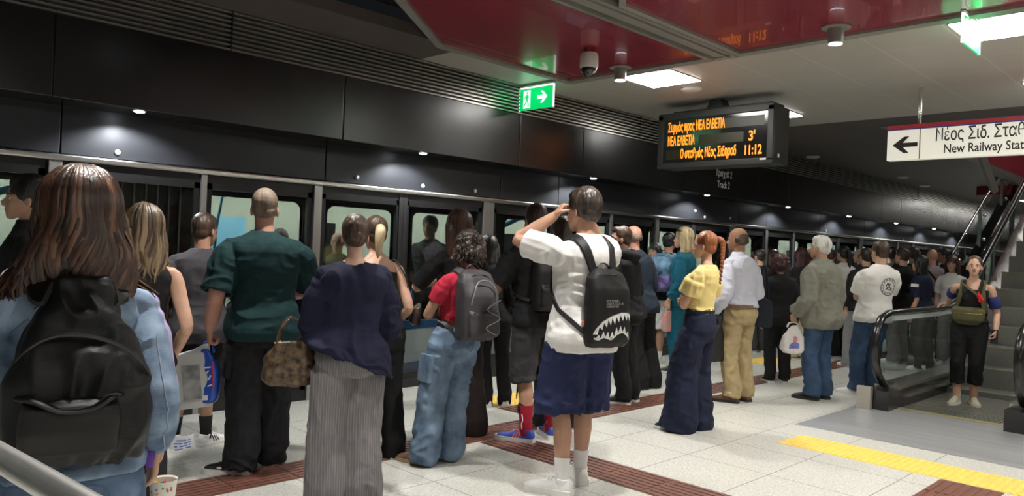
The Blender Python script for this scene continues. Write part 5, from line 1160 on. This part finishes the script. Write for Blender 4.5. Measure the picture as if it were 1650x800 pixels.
m_gbp = mat('charcoal_nylon', (.038, .034, .038), .55, var=.2, scale=8, bump=.12, bscale=220); m_gpt = mat('grey_piping', (.22, .21, .22), .5)
t, o, K = backpack(f, 'dark grey sports backpack worn over the red T-shirt', w=.29, h=.47, d=.19, z=.965, m=m_gbp, wr=.007, strap_w=.06)
put('elastic_cord', MB().limb(samp([V(p) for p in ((-.06, .275, .28), (.05, .285, .22), (-.05, .29, .16), (.055, .285, .10), (-.03, .28, .05))], 4), .003, n=6), m_gpt, t, True)
put('piping', MB().limb(samp([V(p) for p in ((-.10, .17, .24), (-.085, .185, .34), (-.04, .165, .395), (.04, .165, .395), (.085, .185, .34), (.10, .17, .24))], 5), .005, n=6), m_gpt, t, True)
put('side_pocket', MB().ell((-.14, .09, .12), (.025, .07, .11), 14, 9), m_gbp, t, True)
P = f.root_matrix() @ (f.A[-1]['w']+f.A[-1]['d']*.10); t = thing('hair_claw', 'brown hair claw held in front of the red T-shirt', 'hair clip', P, f.rz)
put('claw', MB().limb(samp([V((-.06, .02, -.05)), V((-.02, .03, -.01)), V((.02, .02, .03)), V((.05, 0, .05))], 4), [.006, .01, .013, .012, .014, .012, .014, .012, .014, .012, .01, .008, .005], n=8), mat('tortoise', (.12, .045, .015), .25, var=.6, scale=60), t, True)

# ---- black T-shirt, charcoal shorts, red socks
f = mk('person in a black T-shirt and charcoal shorts with red socks and blue sneakers', (866, 712), (866, 332), 28, skin='mid', bw=1.0, head=(0, 4, 0))
basic(f, {-1: dict(hand=(-.17, .28, 1.12), elbow=(-.6, -1, -.4), d=(.4, 1, .2))}, {-1: dict(yaw=42, foot=(.10, 0)), 1: dict(yaw=10, foot=(.14, .05))})
f.pants(c_dgs, e=.028, z1=1.0, to=.44, hem=.100, thigh=.112, knee=.104, name='shorts'); f.top(c_blk, e=.03, z0=.86, sleeve=.45, sl_e=.03, wr=.008)
f.sock(cloth('red_sock', (.33, .012, .03)), .27, .047); k = f.k
for sd in (-1, 1):
    g = f.Lg[sd]; c = lerp(g['an'], g['kn'], .43); put('sock_band', MB().limb([c-V((0, 0, .03)), c+V((0, 0, .012))], .053*k, n=16), c_blk, f.root, True)
    c = g['an']; put('sock_stripe', MB().limb(samp([c+V((-.041*k, -.015, .02)), c+V((-.046*k, -.016, .06)), c+V((-.040*k, -.022, .09)), c+V((-.046*k, -.018, .13))], 4), .005, n=6), m_whp, f.root, True)
f.shoe(l_blu, sole_h=.036, stripe=stripes3(m_red3), L=.29, lace=m_red3); f.hair('fade', 'dark')
t, o, K = backpack(f, 'black backpack with a red zip tag worn over the black T-shirt', w=.30, h=.47, d=.17, z=.99)
put('red_tag', MB().box(-.155, -.14, .05, .075, .18, .21, bev=.004), mat('tag_red', (.6, .03, .03), .5), t, True)
f = mk('person in black trousers mostly hidden between the black and the white T-shirts', (896, 688), (908, 352), 20, skin='mid')
basic(f); f.pants(c_blk, to=.02, hem=.10, knee=.095); f.top(c_blk, e=.025, z0=.8, sleeve=.9); f.shoe(l_blk); f.hair('short', 'dark')

# ---- white T-shirt, navy shorts, shark backpack
f = mk('person in a white T-shirt and navy shorts raising both hands to his face', (921, 789), (947, 309), 36, skin='mid', bw=.96, head=(14, 4, 0), vox=.005)
basic(f, {-1: dict(hand=(-.135, .135, 1.60), elbow=(-.75, .55, -.9), d=(.55, -.2, .75), t=(.2, -.6, .5), curl=42), 1: dict(hand=(.125, .135, 1.58), elbow=(.75, .5, -.9), d=(-.3, -.25, .9), t=(-.2, -.6, .3), curl=30)}, {-1: dict(yaw=32, foot=(.115, -.06)), 1: dict(yaw=12, foot=(.115, .08))}, hs=1.03)
f.face(); k = f.k; f.pants(c_nsh, e=.03, z1=.98, to=.46, hem=.150, thigh=.132, knee=.148, name='shorts', wr=.008, seed=12); f.top(c_wht, e=.028, z0=.825, hem=.034, sleeve=.40, sl_e=.034, wr=.009, seed=3); f.sock(cloth('white_sock', (.68, .67, .66), var=.03), .21, .042); f.shoe(l_wht, L=.285, sole_h=.034, lace=l_wht); f.hair('short', 'dark', vox=.005, t=.008, amp=.006)
t, o, K = backpack(f, 'black backpack printed with a white toothed shark mouth worn over the white T-shirt', w=.30, h=.47, d=.15, z=.865, x=.03, pocket=False, wr=.004, wpr=[(0, .9), (.06, 1), (.6, .98), (.85, .9), (.95, .72), (1, .5)], dpr=[(0, .8), (.1, 1), (.7, .95), (.92, .7), (1, .35)], vox=.005, strap_w=.06)
bv = BVHTree.FromObject(o, bpy.context.evaluated_depsgraph_get()); B_ = t.matrix_world
o.data.update(); A_ = B_ @ frame(V((0, .5, 0)), (-1, 0, 0), (0, -1, 0), (0, 0, 1))
Lp, Up = [], []
def pl(P):
    def g(x):
        for p, q in zip(P, P[1:]):
            if x <= q[0]: return lerp(p[1], q[1], max(0, (x-p[0])/(q[0]-p[0])))
        return P[-1][1]
    return g
up = pl([(-.140, .085), (-.124, .118), (-.085, .158), (-.03, .186), (.055, .210), (.11, .208), (.140, .192)])
lo = pl([(-.140, .066), (-.11, .056), (-.075, .074), (-.02, .057), (.03, .094), (.07, .100), (.105, .076), (.125, .052)])
polys = []; grey = []; us = [-.138+.276*i/26 for i in range(27)]; ul = [-.135+.26*i/26 for i in range(27)]
polys.append([(x, up(x)) for x in us]+[(x, up(x)-.012) for x in us[::-1]]); polys.append([(x, lo(x)) for x in ul]+[(x, lo(x)-.010) for x in ul[::-1]])
grey.append([(x, up(x)+.004) for x in us]+[(x, up(x)) for x in us[::-1]])
for i in range(9):
    a, b = -.136+i*.0304, -.136+(i+1)*.0304; c_ = (a+b)/2+.004; polys.append([(a, up(a)-.010), (b, up(b)-.010), (c_, up(c_)-.042-.003*(4-abs(i-4)))])
for i in range(8):
    a, b = -.128+i*.0315, -.128+(i+1)*.0315; c_ = (a+b)/2+.003; polys.append([(a, lo(a)-.002), (b, lo(b)-.002), (c_, lo(c_)+.028+.004*(3.5-abs(i-4)))])
def to_local(mb): mb.v = [tuple(B_.inverted() @ V(p)) for p in mb.v]; return mb
mw = Matrix.Identity(4)
bv = BVHTree.FromPolygons([B_ @ v.co for v in o.data.vertices], [p.vertices[:] for p in o.data.polygons])
put('teeth', to_local(decal(polys, bv, A_, off=.002)), m_whp, o)
put('gum_line', to_local(decal(grey, bv, A_, off=.0015)), m_gpt, o)
for i, tx in enumerate(('STY.TUNER', 'DELTA TOOL B', 'HANSA 828')):
    me = text_mesh(tx, .0185, cx=False, ext=.0003, bold=.0004); me.transform(A_ @ frame(V((-.06, .345, .282-i*.017)), (1, 0, 0), (0, 0, 1), (0, -1, 0))); 
    for v in me.vertices:
        c, nn, i_, d_ = bv.ray_cast(v.co-(A_.to_3x3() @ V((0, 1, 0)))*.2, A_.to_3x3() @ V((0, 1, 0)))
        if c is not None: v.co = c-(A_.to_3x3() @ V((0, 1, 0)))*.0015
    me.transform(B_.inverted()); link('printed_line', me, mat('print_pale', (.5, .5, .5), .6), o)
put('orange_tag', MB().box(.135, .15, .03, .05, .12, .16, bev=.003), m_red3, t, True)

# ---- black hoodie with beard, bald man behind
f = mk('person in a black hoodie with a beard in profile behind the shark backpack', (1012, 650), (1003, 367), 66, skin='light', head=(32, 0, 0))
basic(f, {-1: dict(hand=(-.1, .26, 1.1))}, {-1: dict(yaw=20)}); f.face(beard='dark'); f.pants(c_blk, to=.05, hem=.075, knee=.09, e=.02); f.top(c_blk, e=.04, z0=.85, sleeve=.95, sl_e=.03, name='hoodie', wr=.01, neck=1.5); f.shoe(l_blk); f.hair('fade', 'dkbrown')
k = f.k; put('hood', MB().limb(samp([f.T((-.09*k, .06*k, 1.45*k)), f.T((-.115*k, -.05*k, 1.49*k)), f.T((0, -.14*k, 1.46*k)), f.T((.115*k, -.05*k, 1.49*k)), f.T((.09*k, .06*k, 1.45*k))], 5), [.035]*3+[.052]*15+[.035]*3, n=12), c_blk, f.root, True)
f = mk('person with a bald head in dark clothes half hidden behind the black hoodie', (1040, 626), (1022, 365), 50, skin='pink')
basic(f); f.pants(c_blk, to=.02, hem=.11, knee=.095); f.top(cloth('dark_blue_cotton', (.02, .03, .045)), e=.03, z0=.82, sleeve=.9); f.shoe(l_blk); f.hair('rim', 'buzz')
# ---- backpack man in white shorts, girl's face
f = mk('person in a black T-shirt and white shorts with a patterned backpack, beyond the hoodie', (1072, 588), (1078, 377), -22, skin='mid')
basic(f); f.pants(c_wht, e=.03, z1=.98, to=.47, hem=.12, thigh=.118, knee=.115, name='shorts'); f.top(c_blk, e=.03, z0=.86, sleeve=.45); f.sock(c_wht, .17); f.shoe(l_wht); f.hair('fade', 'black')
m_pat = mat('blue_pattern', (.02, .03, .05), .6, var=.2, scale=9, col2=(.10, .24, .36), detail=2); m_pat2 = mat('violet_pattern', (.03, .02, .06), .6, var=.2, scale=12, col2=(.22, .16, .42), detail=2)
t, o, K = backpack(f, 'blue and violet patterned backpack worn over a black T-shirt beside the teal jacket', w=.34, h=.52, d=.15, z=.98, m=m_pat, pm=m_pat2)
put('pink_pouch', MB().limb(samp([V((.03, .24, .36)), V((.05, .26, .28)), V((.07, .26, .16)), V((.09, .25, .06))], 3), [.028, .03, .034, .036, .036, .036, .034, .034, .03, .03], n=10, flat=.6), mat('pink_plastic', (.65, .12, .32), .4), t, True)
f = mk('person with long dark hair glimpsed left of the patterned backpack', 10.85, (1056, 394), 150, sex='f', skin='mid', fx=1054)
basic(f); f.face(); f.pants(c_blk); f.top(c_blk, sleeve=.9); f.shoe(l_wht); f.hair('long', 'black', L=.1)
# ---- teal suit, blond hair
f = mk('person in a teal suit with shoulder length blond hair and sunglasses on her head', (1094, 601), (1104, 370), 72, sex='f', skin='light', bw=1.08, head=(6, 0, 0))
basic(f, {-1: dict(hand=(-.22, .10, .88))}); f.face(); f.pants(c_teal, to=.04, hem=.085, knee=.085); f.top(c_teal, e=.03, z0=.80, hem=.02, sleeve=.93, name='jacket', wr=.008); f.shoe(l_blk); f.hair('bob', 'blond', L=.06, t=.006); f.locks(f.o_hair, 'blond', n=110, L=.29, r=.007, wave=.008, end=.1, t=.008)
M = f.M; put('sunglasses', MB().limb([M @ V(p) for p in ((-.09, -.02, .19), (-.07, .06, .215), (0, .075, .222), (.07, .06, .215), (.09, -.02, .19))], [.006, .016, .008, .016, .006], n=8), mat('dark_lens', (.02, .015, .012), .1), f.root, True)
P = grip(f, -1); t, o = soft_bag('plastic_bag', 'small white and red plastic bag hanging beside the teal trousers', 'plastic bag', P, .16, .26, .08, mat('thin_plastic', (.6, .56, .55), .35, var=.1, scale=9), handles=.02, hr=.004, vox=.008); o.data.materials[0] = mat('thin_plastic_red', (.6, .50, .48), .35, var=.3, scale=9, col2=(.62, .2, .16))

# ---- yellow top, navy wide jeans, auburn braid
f = mk('person in a pale yellow top and wide navy jeans with an auburn braid', (1108, 692), (1141, 376), 64, sex='f', skin='light', head=(10, 2, 0), bw=1.02)
basic(f, {-1: dict(hand=(.06, .2, 1.13), elbow=(-.9, -.1, -1), d=(1, .1, .15), t=(0, .2, 1)), 1: dict(hand=(.03, .20, 1.13), elbow=(.9, -.1, -1), d=(-1, .25, -.1), t=(0, .2, 1))}, {-1: dict(yaw=15, foot=(.12, .03)), 1: dict(yaw=8, foot=(.12, -.02))})
f.face(brows='auburn'); k = f.k; f.pants(c_dkj, e=.014, z1=1.07, to=.015, hem=.155, knee=.132, thigh=.118, wr=.010, seed=5); f.top(c_yel, e=.012, z0=1.03, hem=.004, sleeve=.34, sl_e=.035, sl_flare=.02, neck=1.47, wr=.006); f.shoe(cloth('dark_sneaker', (.02, .03, .04))); f.hair('tied', 'auburn')
put('belt', MB().rings([[f.T(p*1.0+V((0, 0, 0))) for p in r_] for r_ in [[V((q.x*1.02, q.y*1.02, z*k)) for q in f.torso_rings(.013, 1.035, 1.04)[0]] for z in (1.03, 1.065)]]), c_dkj, f.root, True)
M = f.M; mb = MB(); pth = samp([M @ V(p) for p in ((0, -.10, .17), (.02, -.15, .15), (.035, -.155, .05), (.04, -.145, -.08), (.045, -.13, -.22))], 8)
mb.limb(pth[:13], [.018, .021, .024, .026, .028, .03, .03, .03, .028, .027, .026, .025, .024], n=10)
for i, p in enumerate(pth[10:]):
    r_ = .028*(1-i/36); mb.ell(p+V((.006*(-1)**i, 0, 0)), (r_, r_*.8, r_*.9), 10, 7)
put('braid', mb, HR['auburn'], f.o_hair, True)
put('hair_tie', MB().ell(M @ V((.005, -.115, .165)), .024), c_blk, f.o_hair, True)

# ---- pale blue shirt, khaki trousers, black bag
f = mk('person in a pale blue shirt and khaki trousers holding a black bag', (1190, 648), (1192, 369), 52, skin='tan', bw=1.0, head=(14, 0, 0))
basic(f, {-1: dict(hand=(-.26, .10, .90), curl=60)}, {-1: dict(yaw=25)}); f.face(); f.pants(c_khk, e=.02, to=.06, hem=.085, knee=.09, wr=.010); f.top(c_lbl, e=.03, z0=.96, hem=.0, sleeve=.93, sl_e=.028, name='shirt', wr=.008, neck=1.515); f.shoe(l_brn, sole=m_solek); f.hair('rim', 'dkbrown')
k = f.k; mb = MB(); f.cap(mb, -.004, .05); put('hair_back', remesh(MB().ell((0, -.05, .13), (.074, .066, .075), 16, 10, f.M), .006, 2) and MB().ell((0, -.052, .125), (.076, .064, .078), 16, 10, f.M), HR['dkbrown'], f.o_hair, True)
put('belt', MB().rings([[f.T(V((q.x*1.03, q.y*1.03, z*k))) for q in f.torso_rings(.028, .97, .975)[0]] for z in (.955, .99)]), l_brn, f.root, True)
P = grip(f, -1); t, o = soft_bag('handbag', 'large soft black leather bag hanging between the navy jeans and khaki trousers', 'handbag', P, .32, .38, .16, l_blk, rz=math.atan2(cr.y, cr.x)+.3, handles=.08, hr=.01, wr=.010, wpr=[(0, .85), (.15, 1), (.6, .92), (1, .6)])
P = f.root_matrix() @ V((.25*k, -.06, 1.05*k)); t, o = soft_bag('shoulder_bag', 'dark navy shoulder bag at the right hip of the pale blue shirt', 'handbag', P, .20, .30, .12, cloth('bag_navy', (.012, .015, .024)), rz=math.atan2(cr.y, cr.x), handles=.35, hr=.008)
# ---- black clothes, maroon hair; cream trousers
f = mk('person in all black with bushy maroon hair, left of the grey jacket', (1252, 617), (1258, 412), 20, sex='f', skin='light', bw=1.2, bt=1.15)
basic(f); f.pants(c_blk, to=.05, hem=.075, knee=.085); f.top(c_blk, e=.035, z0=.80, sleeve=.93, name='jacket'); f.shoe(l_blk); f.hair('curly', 'maroon', seed=8)
f = mk('person with reddish brown hair and cream trousers behind the person in all black', (1284, 577), (1292, 402), 30, sex='f', skin='light')
basic(f, {-1: dict(hand=(-.1, .24, 1.25))}); f.pants(c_crm, to=.03, hem=.11, knee=.10); f.top(c_blk, e=.03, z0=.85, sleeve=.9); f.shoe(l_bge); f.hair('long', 'maroon', L=.12)
# ---- grey jacket, grey hair, plastic bag
f = mk('person with grey hair in a grey green jacket and blue jeans holding a plastic bag', (1318, 644), (1325, 383), 55, skin='mid', bw=1.12, bt=1.15, head=(16, 0, 0))
basic(f, {-1: dict(hand=(-.25, .13, .92), curl=55)}, {-1: dict(yaw=18), 1: dict(yaw=10)}); f.face(brows='grey'); f.pants(c_jean3, to=.05, hem=.085, knee=.09, wr=.010); f.top(c_gjk, e=.05, z0=.77, hem=.015, sleeve=.96, sl_e=.032, name='jacket', wr=.010, neck=1.53); f.shoe(l_blk, sole=m_solek); f.hair('short', 'grey', t=.008, amp=.005)
put('arm_patch', MB().box(-.012, .012, -.022, .022, -.018, .018, M=Matrix.Translation(lerp(f.A[-1]['sh'], f.A[-1]['el'], .62)+V((-.068, -.012, 0))), bev=.004), mat('patch_red', (.28, .09, .06), .7), f.root)
P = grip(f, -1, .03); t, o = soft_bag('plastic_bag', 'white plastic carrier bag with coloured print held beside the grey jacket', 'plastic bag', P, .25, .30, .13, mat('white_film', (.68, .66, .64), .35, var=.06, scale=9, spec=.6), rz=math.atan2(cr.y, cr.x), wr=.012, handles=.03, hr=.006, wpr=[(0, .75), (.15, 1), (.55, .9), (.85, .5), (1, .25)], dpr=[(0, .7), (.2, 1), (.6, .8), (1, .25)])
bpy.context.view_layer.update(); bv = BVHTree.FromObject(o, bpy.context.evaluated_depsgraph_get()); A_ = frame(V((0, -.4, 0)), (1, 0, 0), (0, 1, 0), (0, 0, 1))
put('blue_print', decal([[(-.06, .05), (.05, .06), (.05, .11), (.0, .13), (-.05, .10)]], bv, A_), mat('print_blue_violet', (.16, .18, .45), .5), o); put('red_print', decal([[(-.02, .12), (.03, .13), (.03, .18), (-.01, .19)]], bv, A_), mat('print_rose', (.6, .22, .24), .5), o)
# ---- white T-shirt with round print
f = mk('person in a white T-shirt with a round black emblem on the back and blue jeans', (1390, 637), (1421, 391), 34, skin='light', bw=1.05, head=(6, 0, 0))
basic(f, {-1: dict(hand=(.04, .22, 1.14), elbow=(-1, -.2, -1), d=(1, .1, 0)), 1: dict(hand=(-.02, .24, 1.17), elbow=(1, -.2, -1), d=(-1, .1, 0))}, {-1: dict(yaw=30), 1: dict(yaw=10)})
f.pants(c_jean3, to=.06, hem=.075, knee=.085, wr=.009); f.top(c_wht, e=.032, z0=.84, sleeve=.42, sl_e=.035, wr=.007); f.shoe(l_wht, sole_h=.036); f.hair('fade', 'dkbrown', t=.006)
k = f.k; bv = f.bvh(); ctr = f.T((.045*k, 0, 1.25*k)); A_ = frame(V((ctr.x, ctr.y-.5, ctr.z)), (1, 0, 0), (0, 1, 0), (0, 0, 1)); ps = []
def annul(r0, r1, a0, a1, cx=0, cz=0, n=10): return [(cx+r1*math.cos(a0+(a1-a0)*i/n), cz+r1*math.sin(a0+(a1-a0)*i/n)) for i in range(n+1)]+[(cx+r0*math.cos(a0+(a1-a0)*i/n), cz+r0*math.sin(a0+(a1-a0)*i/n)) for i in range(n, -1, -1)]
for i in range(6): ps += [annul(.092, .100, i*PI/3, (i+1)*PI/3), annul(.066, .071, i*PI/3, (i+1)*PI/3)]
for i in range(14): ps.append(annul(.077, .087, i*PI/7+.08, i*PI/7+.30, n=3))
ps += [annul(.018, .028, .5, 3.6, -.01, .015), annul(.03, .038, 3.2, 5.8, .01, .0), annul(.012, .022, 3.4, 6.6, .02, -.02), [(-.04, -.03), (-.03, -.035), (.03, .035), (.022, .042)], [(.035, -.04), (.042, -.03), (-.02, .045), (-.03, .038)]]
put('round_emblem', decal(ps, bv, A_, sub=.02), m_blkp, f.o_top)
# ---- crowd beyond the escalator newel
def extra(label, foot, top, turn, hair, hcol, tm, pm, sex='m', skin='light', arms=None, L=.1, sleeve=.9, face=False, tkw=None, **k):
    f = mk(label, foot, top, turn, sex=sex, skin=skin, **k); basic(f, arms)
    if face: f.face()
    f.pants(pm, to=.04, hem=.09, knee=.09); f.top(tm, e=.03, z0=.83, sleeve=sleeve, **(tkw or {})); f.shoe(l_wht if k.get('wsh', 1) else l_blk)
    if hair: f.hair(hair, hcol, L=L)
    return f
extra('person in a dark jacket with grey dark hair, left of the round emblem T-shirt', (1376, 592), (1397, 402), 30, 'short', 'dark', c_blk2, c_grp)
f = extra('person with a dark ponytail and white sleeve behind the grey jacket', (1352, 577), (1360, 398), 40, 'tied', 'black', c_wht, c_blk, sex='f')
put('ponytail', MB().limb(samp([f.M @ V(p) for p in ((0, -.10, .17), (.01, -.15, .12), (.02, -.14, 0), (.02, -.12, -.18))], 3), [.02, .03, .034, .036, .036, .034, .03, .026, .02, .01], n=10), HR['black'], f.o_hair, True)
f = extra('person with brown hair and a light blue cap glimpsed right of the dark ponytail', 13.0, (1374, 408), 40, 'bob', 'brown', c_crm, c_grp, sex='f', L=.03, fx=1374)
put('cap', MB().ell((0, -.01, .2), (.088, .105, .06), 16, 9, f.M), cloth('cap_blue', (.18, .32, .5)), f.root, True)
extra('person with thinning hair in black behind the grey dark haired person', 12.4, (1388, 402), 60, 'rim', 'dkbrown', c_blk, c_blk, fx=1388, face=True)
extra('person in a black sweatshirt and grey trousers right of the round emblem T-shirt', (1446, 586), (1456, 402), 56, 'short', 'dkbrown', c_blk, c_grp, face=True)
extra('person with brown hair behind the black sweatshirt', 12.6, (1473, 400), 20, 'short', 'dkbrown', c_blk, c_blk, fx=1473)
f = extra('person with long black hair in a navy top with a white shoulder patch', (1489, 597), (1484, 414), 66, 'long', 'black', cloth('navy_top', (.016, .02, .045)), c_cht, sex='f', L=.16, sleeve=.5, face=True, bw=1.1)
put('shoulder_patch', MB().box(-.012, .012, -.05, .05, -.022, .022, M=Matrix.Translation(lerp(f.A[-1]['sh'], f.A[-1]['el'], .25)+V((-.075, -.01, 0))), bev=.004), m_whp, f.root)
f = extra('person with a bald reddish head in a mauve shirt with a black cross strap', 12.0, (1503, 403), 14, None, None, c_mauve, c_cht, skin='pink', fx=1512, bw=1.15)
mb = f.strap([f.T((-.12*f.k, .05*f.k, 1.45*f.k)), f.T((-.10*f.k, -.1*f.k, 1.42*f.k)), f.T((.05*f.k, -.16*f.k, 1.22*f.k)), f.T((.2*f.k, -.06*f.k, 1.02*f.k)), f.T((.2*f.k, .05*f.k, 1.0*f.k))], .03); put('cross_strap', mb, c_blk, f.root, True)
extra('person with long dark hair in a pale top facing the camera, behind the escalator', 11.5, (1535, 415), 168, 'long', 'dkbrown', c_wht, c_grp, sex='f', L=.2, face=True, fx=1538, sleeve=.4)
extra('person with dark hair raising a hand to the face behind the pale top', 12.9, (1524, 402), 90, 'short', 'black', c_blk, c_blk, skin='tan', face=True, fx=1524, arms={-1: dict(hand=(-.05, .2, 1.52), elbow=(-1, 0, -1), d=(.2, -.4, 1))})
hx = [(1248, 405, 12.6, 'bob', 'dkbrown'), (1302, 404, 13.5, 'short', 'dark'), (1340, 403, 14.2, 'short', 'brown'), (1408, 402, 14.2, 'bob', 'black'), (1437, 403, 15, 'short', 'dark'), (1492, 405, 15.5, 'bob', 'dkbrown'), (1548, 408, 16, 'short', 'dkbrown'), (1226, 404, 12.2, 'short', 'dark'), (1316, 402, 14.0, 'bob', 'maroon')]
tl = ['beyond the navy shoulder bag', 'behind the cream trousers', 'behind the grey hair', 'behind the round emblem T-shirt', 'behind the black sweatshirt, deeper in the crowd', 'left of the bald reddish head', 'farthest right by the railing post', 'farthest by the screen doors', 'deep between black clothes and grey jacket']
for i, (x, y, D, h_, c_) in enumerate(hx):
    extra('person in dark clothes glimpsed '+tl[i], D, (x, y), (20, 60, -10, 40)[i % 4], h_, c_, (c_blk, c_cht, c_gryt)[i % 3], (c_blk, c_cht)[i % 2], sex='mf'[h_ == 'bob'], fx=x, vox=.012, L=.05)

# ---- woman stepping off the escalator
f = mk('person in a black tank top and leggings stepping off the escalator', (1553, 651), (1571, 415), 176, sex='f', skin='light', bw=1.12, bt=1.1, head=(4, -4, 0), vox=.0065)
k = f.k; rp = on_y(1508, 497, 2.80); hl = Matrix.Rotation(-f.rz, 3, 'Z') @ (rp-f.loc)
basic(f, {1: dict(hand=tuple((hl+V((-.06, -.05, .035)))/k), elbow=(.6, -.6, -1), d=(.9, .45, -.15), t=(-.3, .9, 0), curl=22), -1: dict(hand=(-.245, .10, .90), curl=45, d=(.1, .25, -1))}, {1: dict(yaw=12, foot=(.075, .07)), -1: dict(yaw=14, foot=(.095, -.02))}, fat=1.08)
f.face(brows='dkbrown'); f.pants(c_blk, e=.006, to=.25, hem=.072, knee=.078, thigh=.105, z1=1.06, wr=.006, name='leggings'); f.top(c_blk, e=.007, z0=.98, sleeve=0, neck=1.365, name='tank_top', wr=.003); f.sock(c_wht, .14, .04); f.shoe(l_bge, sole_h=.032); f.hair('tied', 'dkbrown')
c_olv = cloth('olive_nylon', (.085, .08, .04), var=.15); c_blus = cloth('blue_sleeve', (.03, .04, .16))
for sd in (-1, 1):
    a = f.A[sd]; p, q = lerp(a['sh'], a['el'], .42), lerp(a['sh'], a['el'], .78); put('sleeve_band', MB().limb([p, lerp(p, q, .5), q], [.062*k, .066*k, .06*k], n=14, hollow=True), c_blus, f.root, True)
    put('top_strap', f.strap([f.T((sd*.075*k, .14*k, 1.325*k)), f.T((sd*.085*k, .10*k, 1.39*k)), f.T((sd*.095*k, .02*k, 1.47*k)), f.T((sd*.09*k, -.09*k, 1.42*k)), f.T((sd*.08*k, -.13*k, 1.34*k))], .042, n=5, on=f.o_body), c_blk, f.root, True)
t, o, K = backpack(f, 'olive backpack straps and pack on the back of the black tank top', w=.28, h=.40, d=.14, z=1.0, m=c_olv, pocket=False, zips=False)
P = f.root_matrix() @ f.T((.02*k, .145*k, 1.16*k)); t, o = soft_bag('belt_bag', 'olive belt bag worn across the front of the black tank top', 'belt bag', P, .32, .19, .10, c_olv, rz=f.rz+.05, wpr=[(0, .62), (.3, .9), (.8, 1), (1, .92)], dpr=[(0, .6), (.3, 1), (.8, .9), (1, .5)])
put('zip', MB().limb([(-.13, -.04+.085, .125), (0, .046, .122), (.13, .045, .125)], .003, n=6), m_gold, t, True)
Q = Matrix.Translation(-t.location); mb = f.strap([f.T((-.13*k, .13*k, 1.13*k)), f.T((-.10*k, .14*k, 1.26*k)), f.T((-.02*k, .13*k, 1.34*k)), f.T((.09*k, .09*k, 1.42*k)), f.T((.12*k, .0, 1.46*k))], .03); mb.v = [tuple(Matrix.Rotation(-t.rotation_euler.z, 4, 'Z') @ (f.root_matrix() @ V(p)-t.location)) for p in mb.v]; put('strap', mb, c_olv, t, True)
P = f.root_matrix() @ f.T((-.09*k, .165*k, 1.30*k)); t = thing('red_ribbon', 'small red ribbon tied on the strap of the black tank top', 'ribbon', P, f.rz); R2 = random.Random(2); mb = MB()
for i in range(7): mb.limb([V((0, 0, 0)), V((R2.uniform(-.03, .03), .01, R2.uniform(-.05, .02))), V((R2.uniform(-.04, .04), .012, R2.uniform(-.09, .04)))], [.012, .012, .006], n=8, flat=.5)
put('ribbon_loops', mb, mat('ribbon_red', (.65, .015, .02), .6), t, True)
P = grip(f, -1, -.03); t = thing('phone', 'dark phone held in the left hand beside the black leggings', 'phone', P, f.rz+.4)
put('case', MB().box(-.036, .036, -.005, .005, -.075, .075, bev=.004), mat('phone_blue', (.02, .03, .06), .3), t, True); put('screen_glass', MB().box(-.033, .033, .0045, .0056, -.071, .071), m_scr, t)

# ---- passengers inside the train
f = mk('person in a dark T-shirt standing inside the train behind the door window', 9.2, (694, 350), 160, skin='mid', fx=697)
basic(f, {-1: dict(hand=(-.1, .3, 1.15))}); f.face(); f.pants(c_blk); f.top(c_cht, e=.03); f.shoe(l_wht); f.hair('short', 'black', t=.012)
f = mk('person with a pale face inside the train left of the low bun', 8.6, (545, 376), 170, skin='light', fx=545)
basic(f); f.face(); f.pants(c_blk); f.top(cloth('olive_cotton', (.12, .12, .08)), e=.03); f.shoe(l_wht); f.hair('rim', 'buzz')
f = mk('person with dark hair inside the train right of the shaved head', 8.4, (452, 372), 150, sex='f', skin='light', fx=452)
basic(f); f.face(); f.pants(c_blk); f.top(c_cht, e=.02); f.shoe(l_wht); f.hair('bob', 'dkbrown', L=.05)
f = mk('person with grey dark hair inside the train beside the blue grab rail', 10.7, (845, 384), 120, skin='mid', fx=842)
basic(f); f.face(); f.pants(c_blk); f.top(c_gryt, e=.03); f.shoe(l_wht); f.hair('short', 'dark')
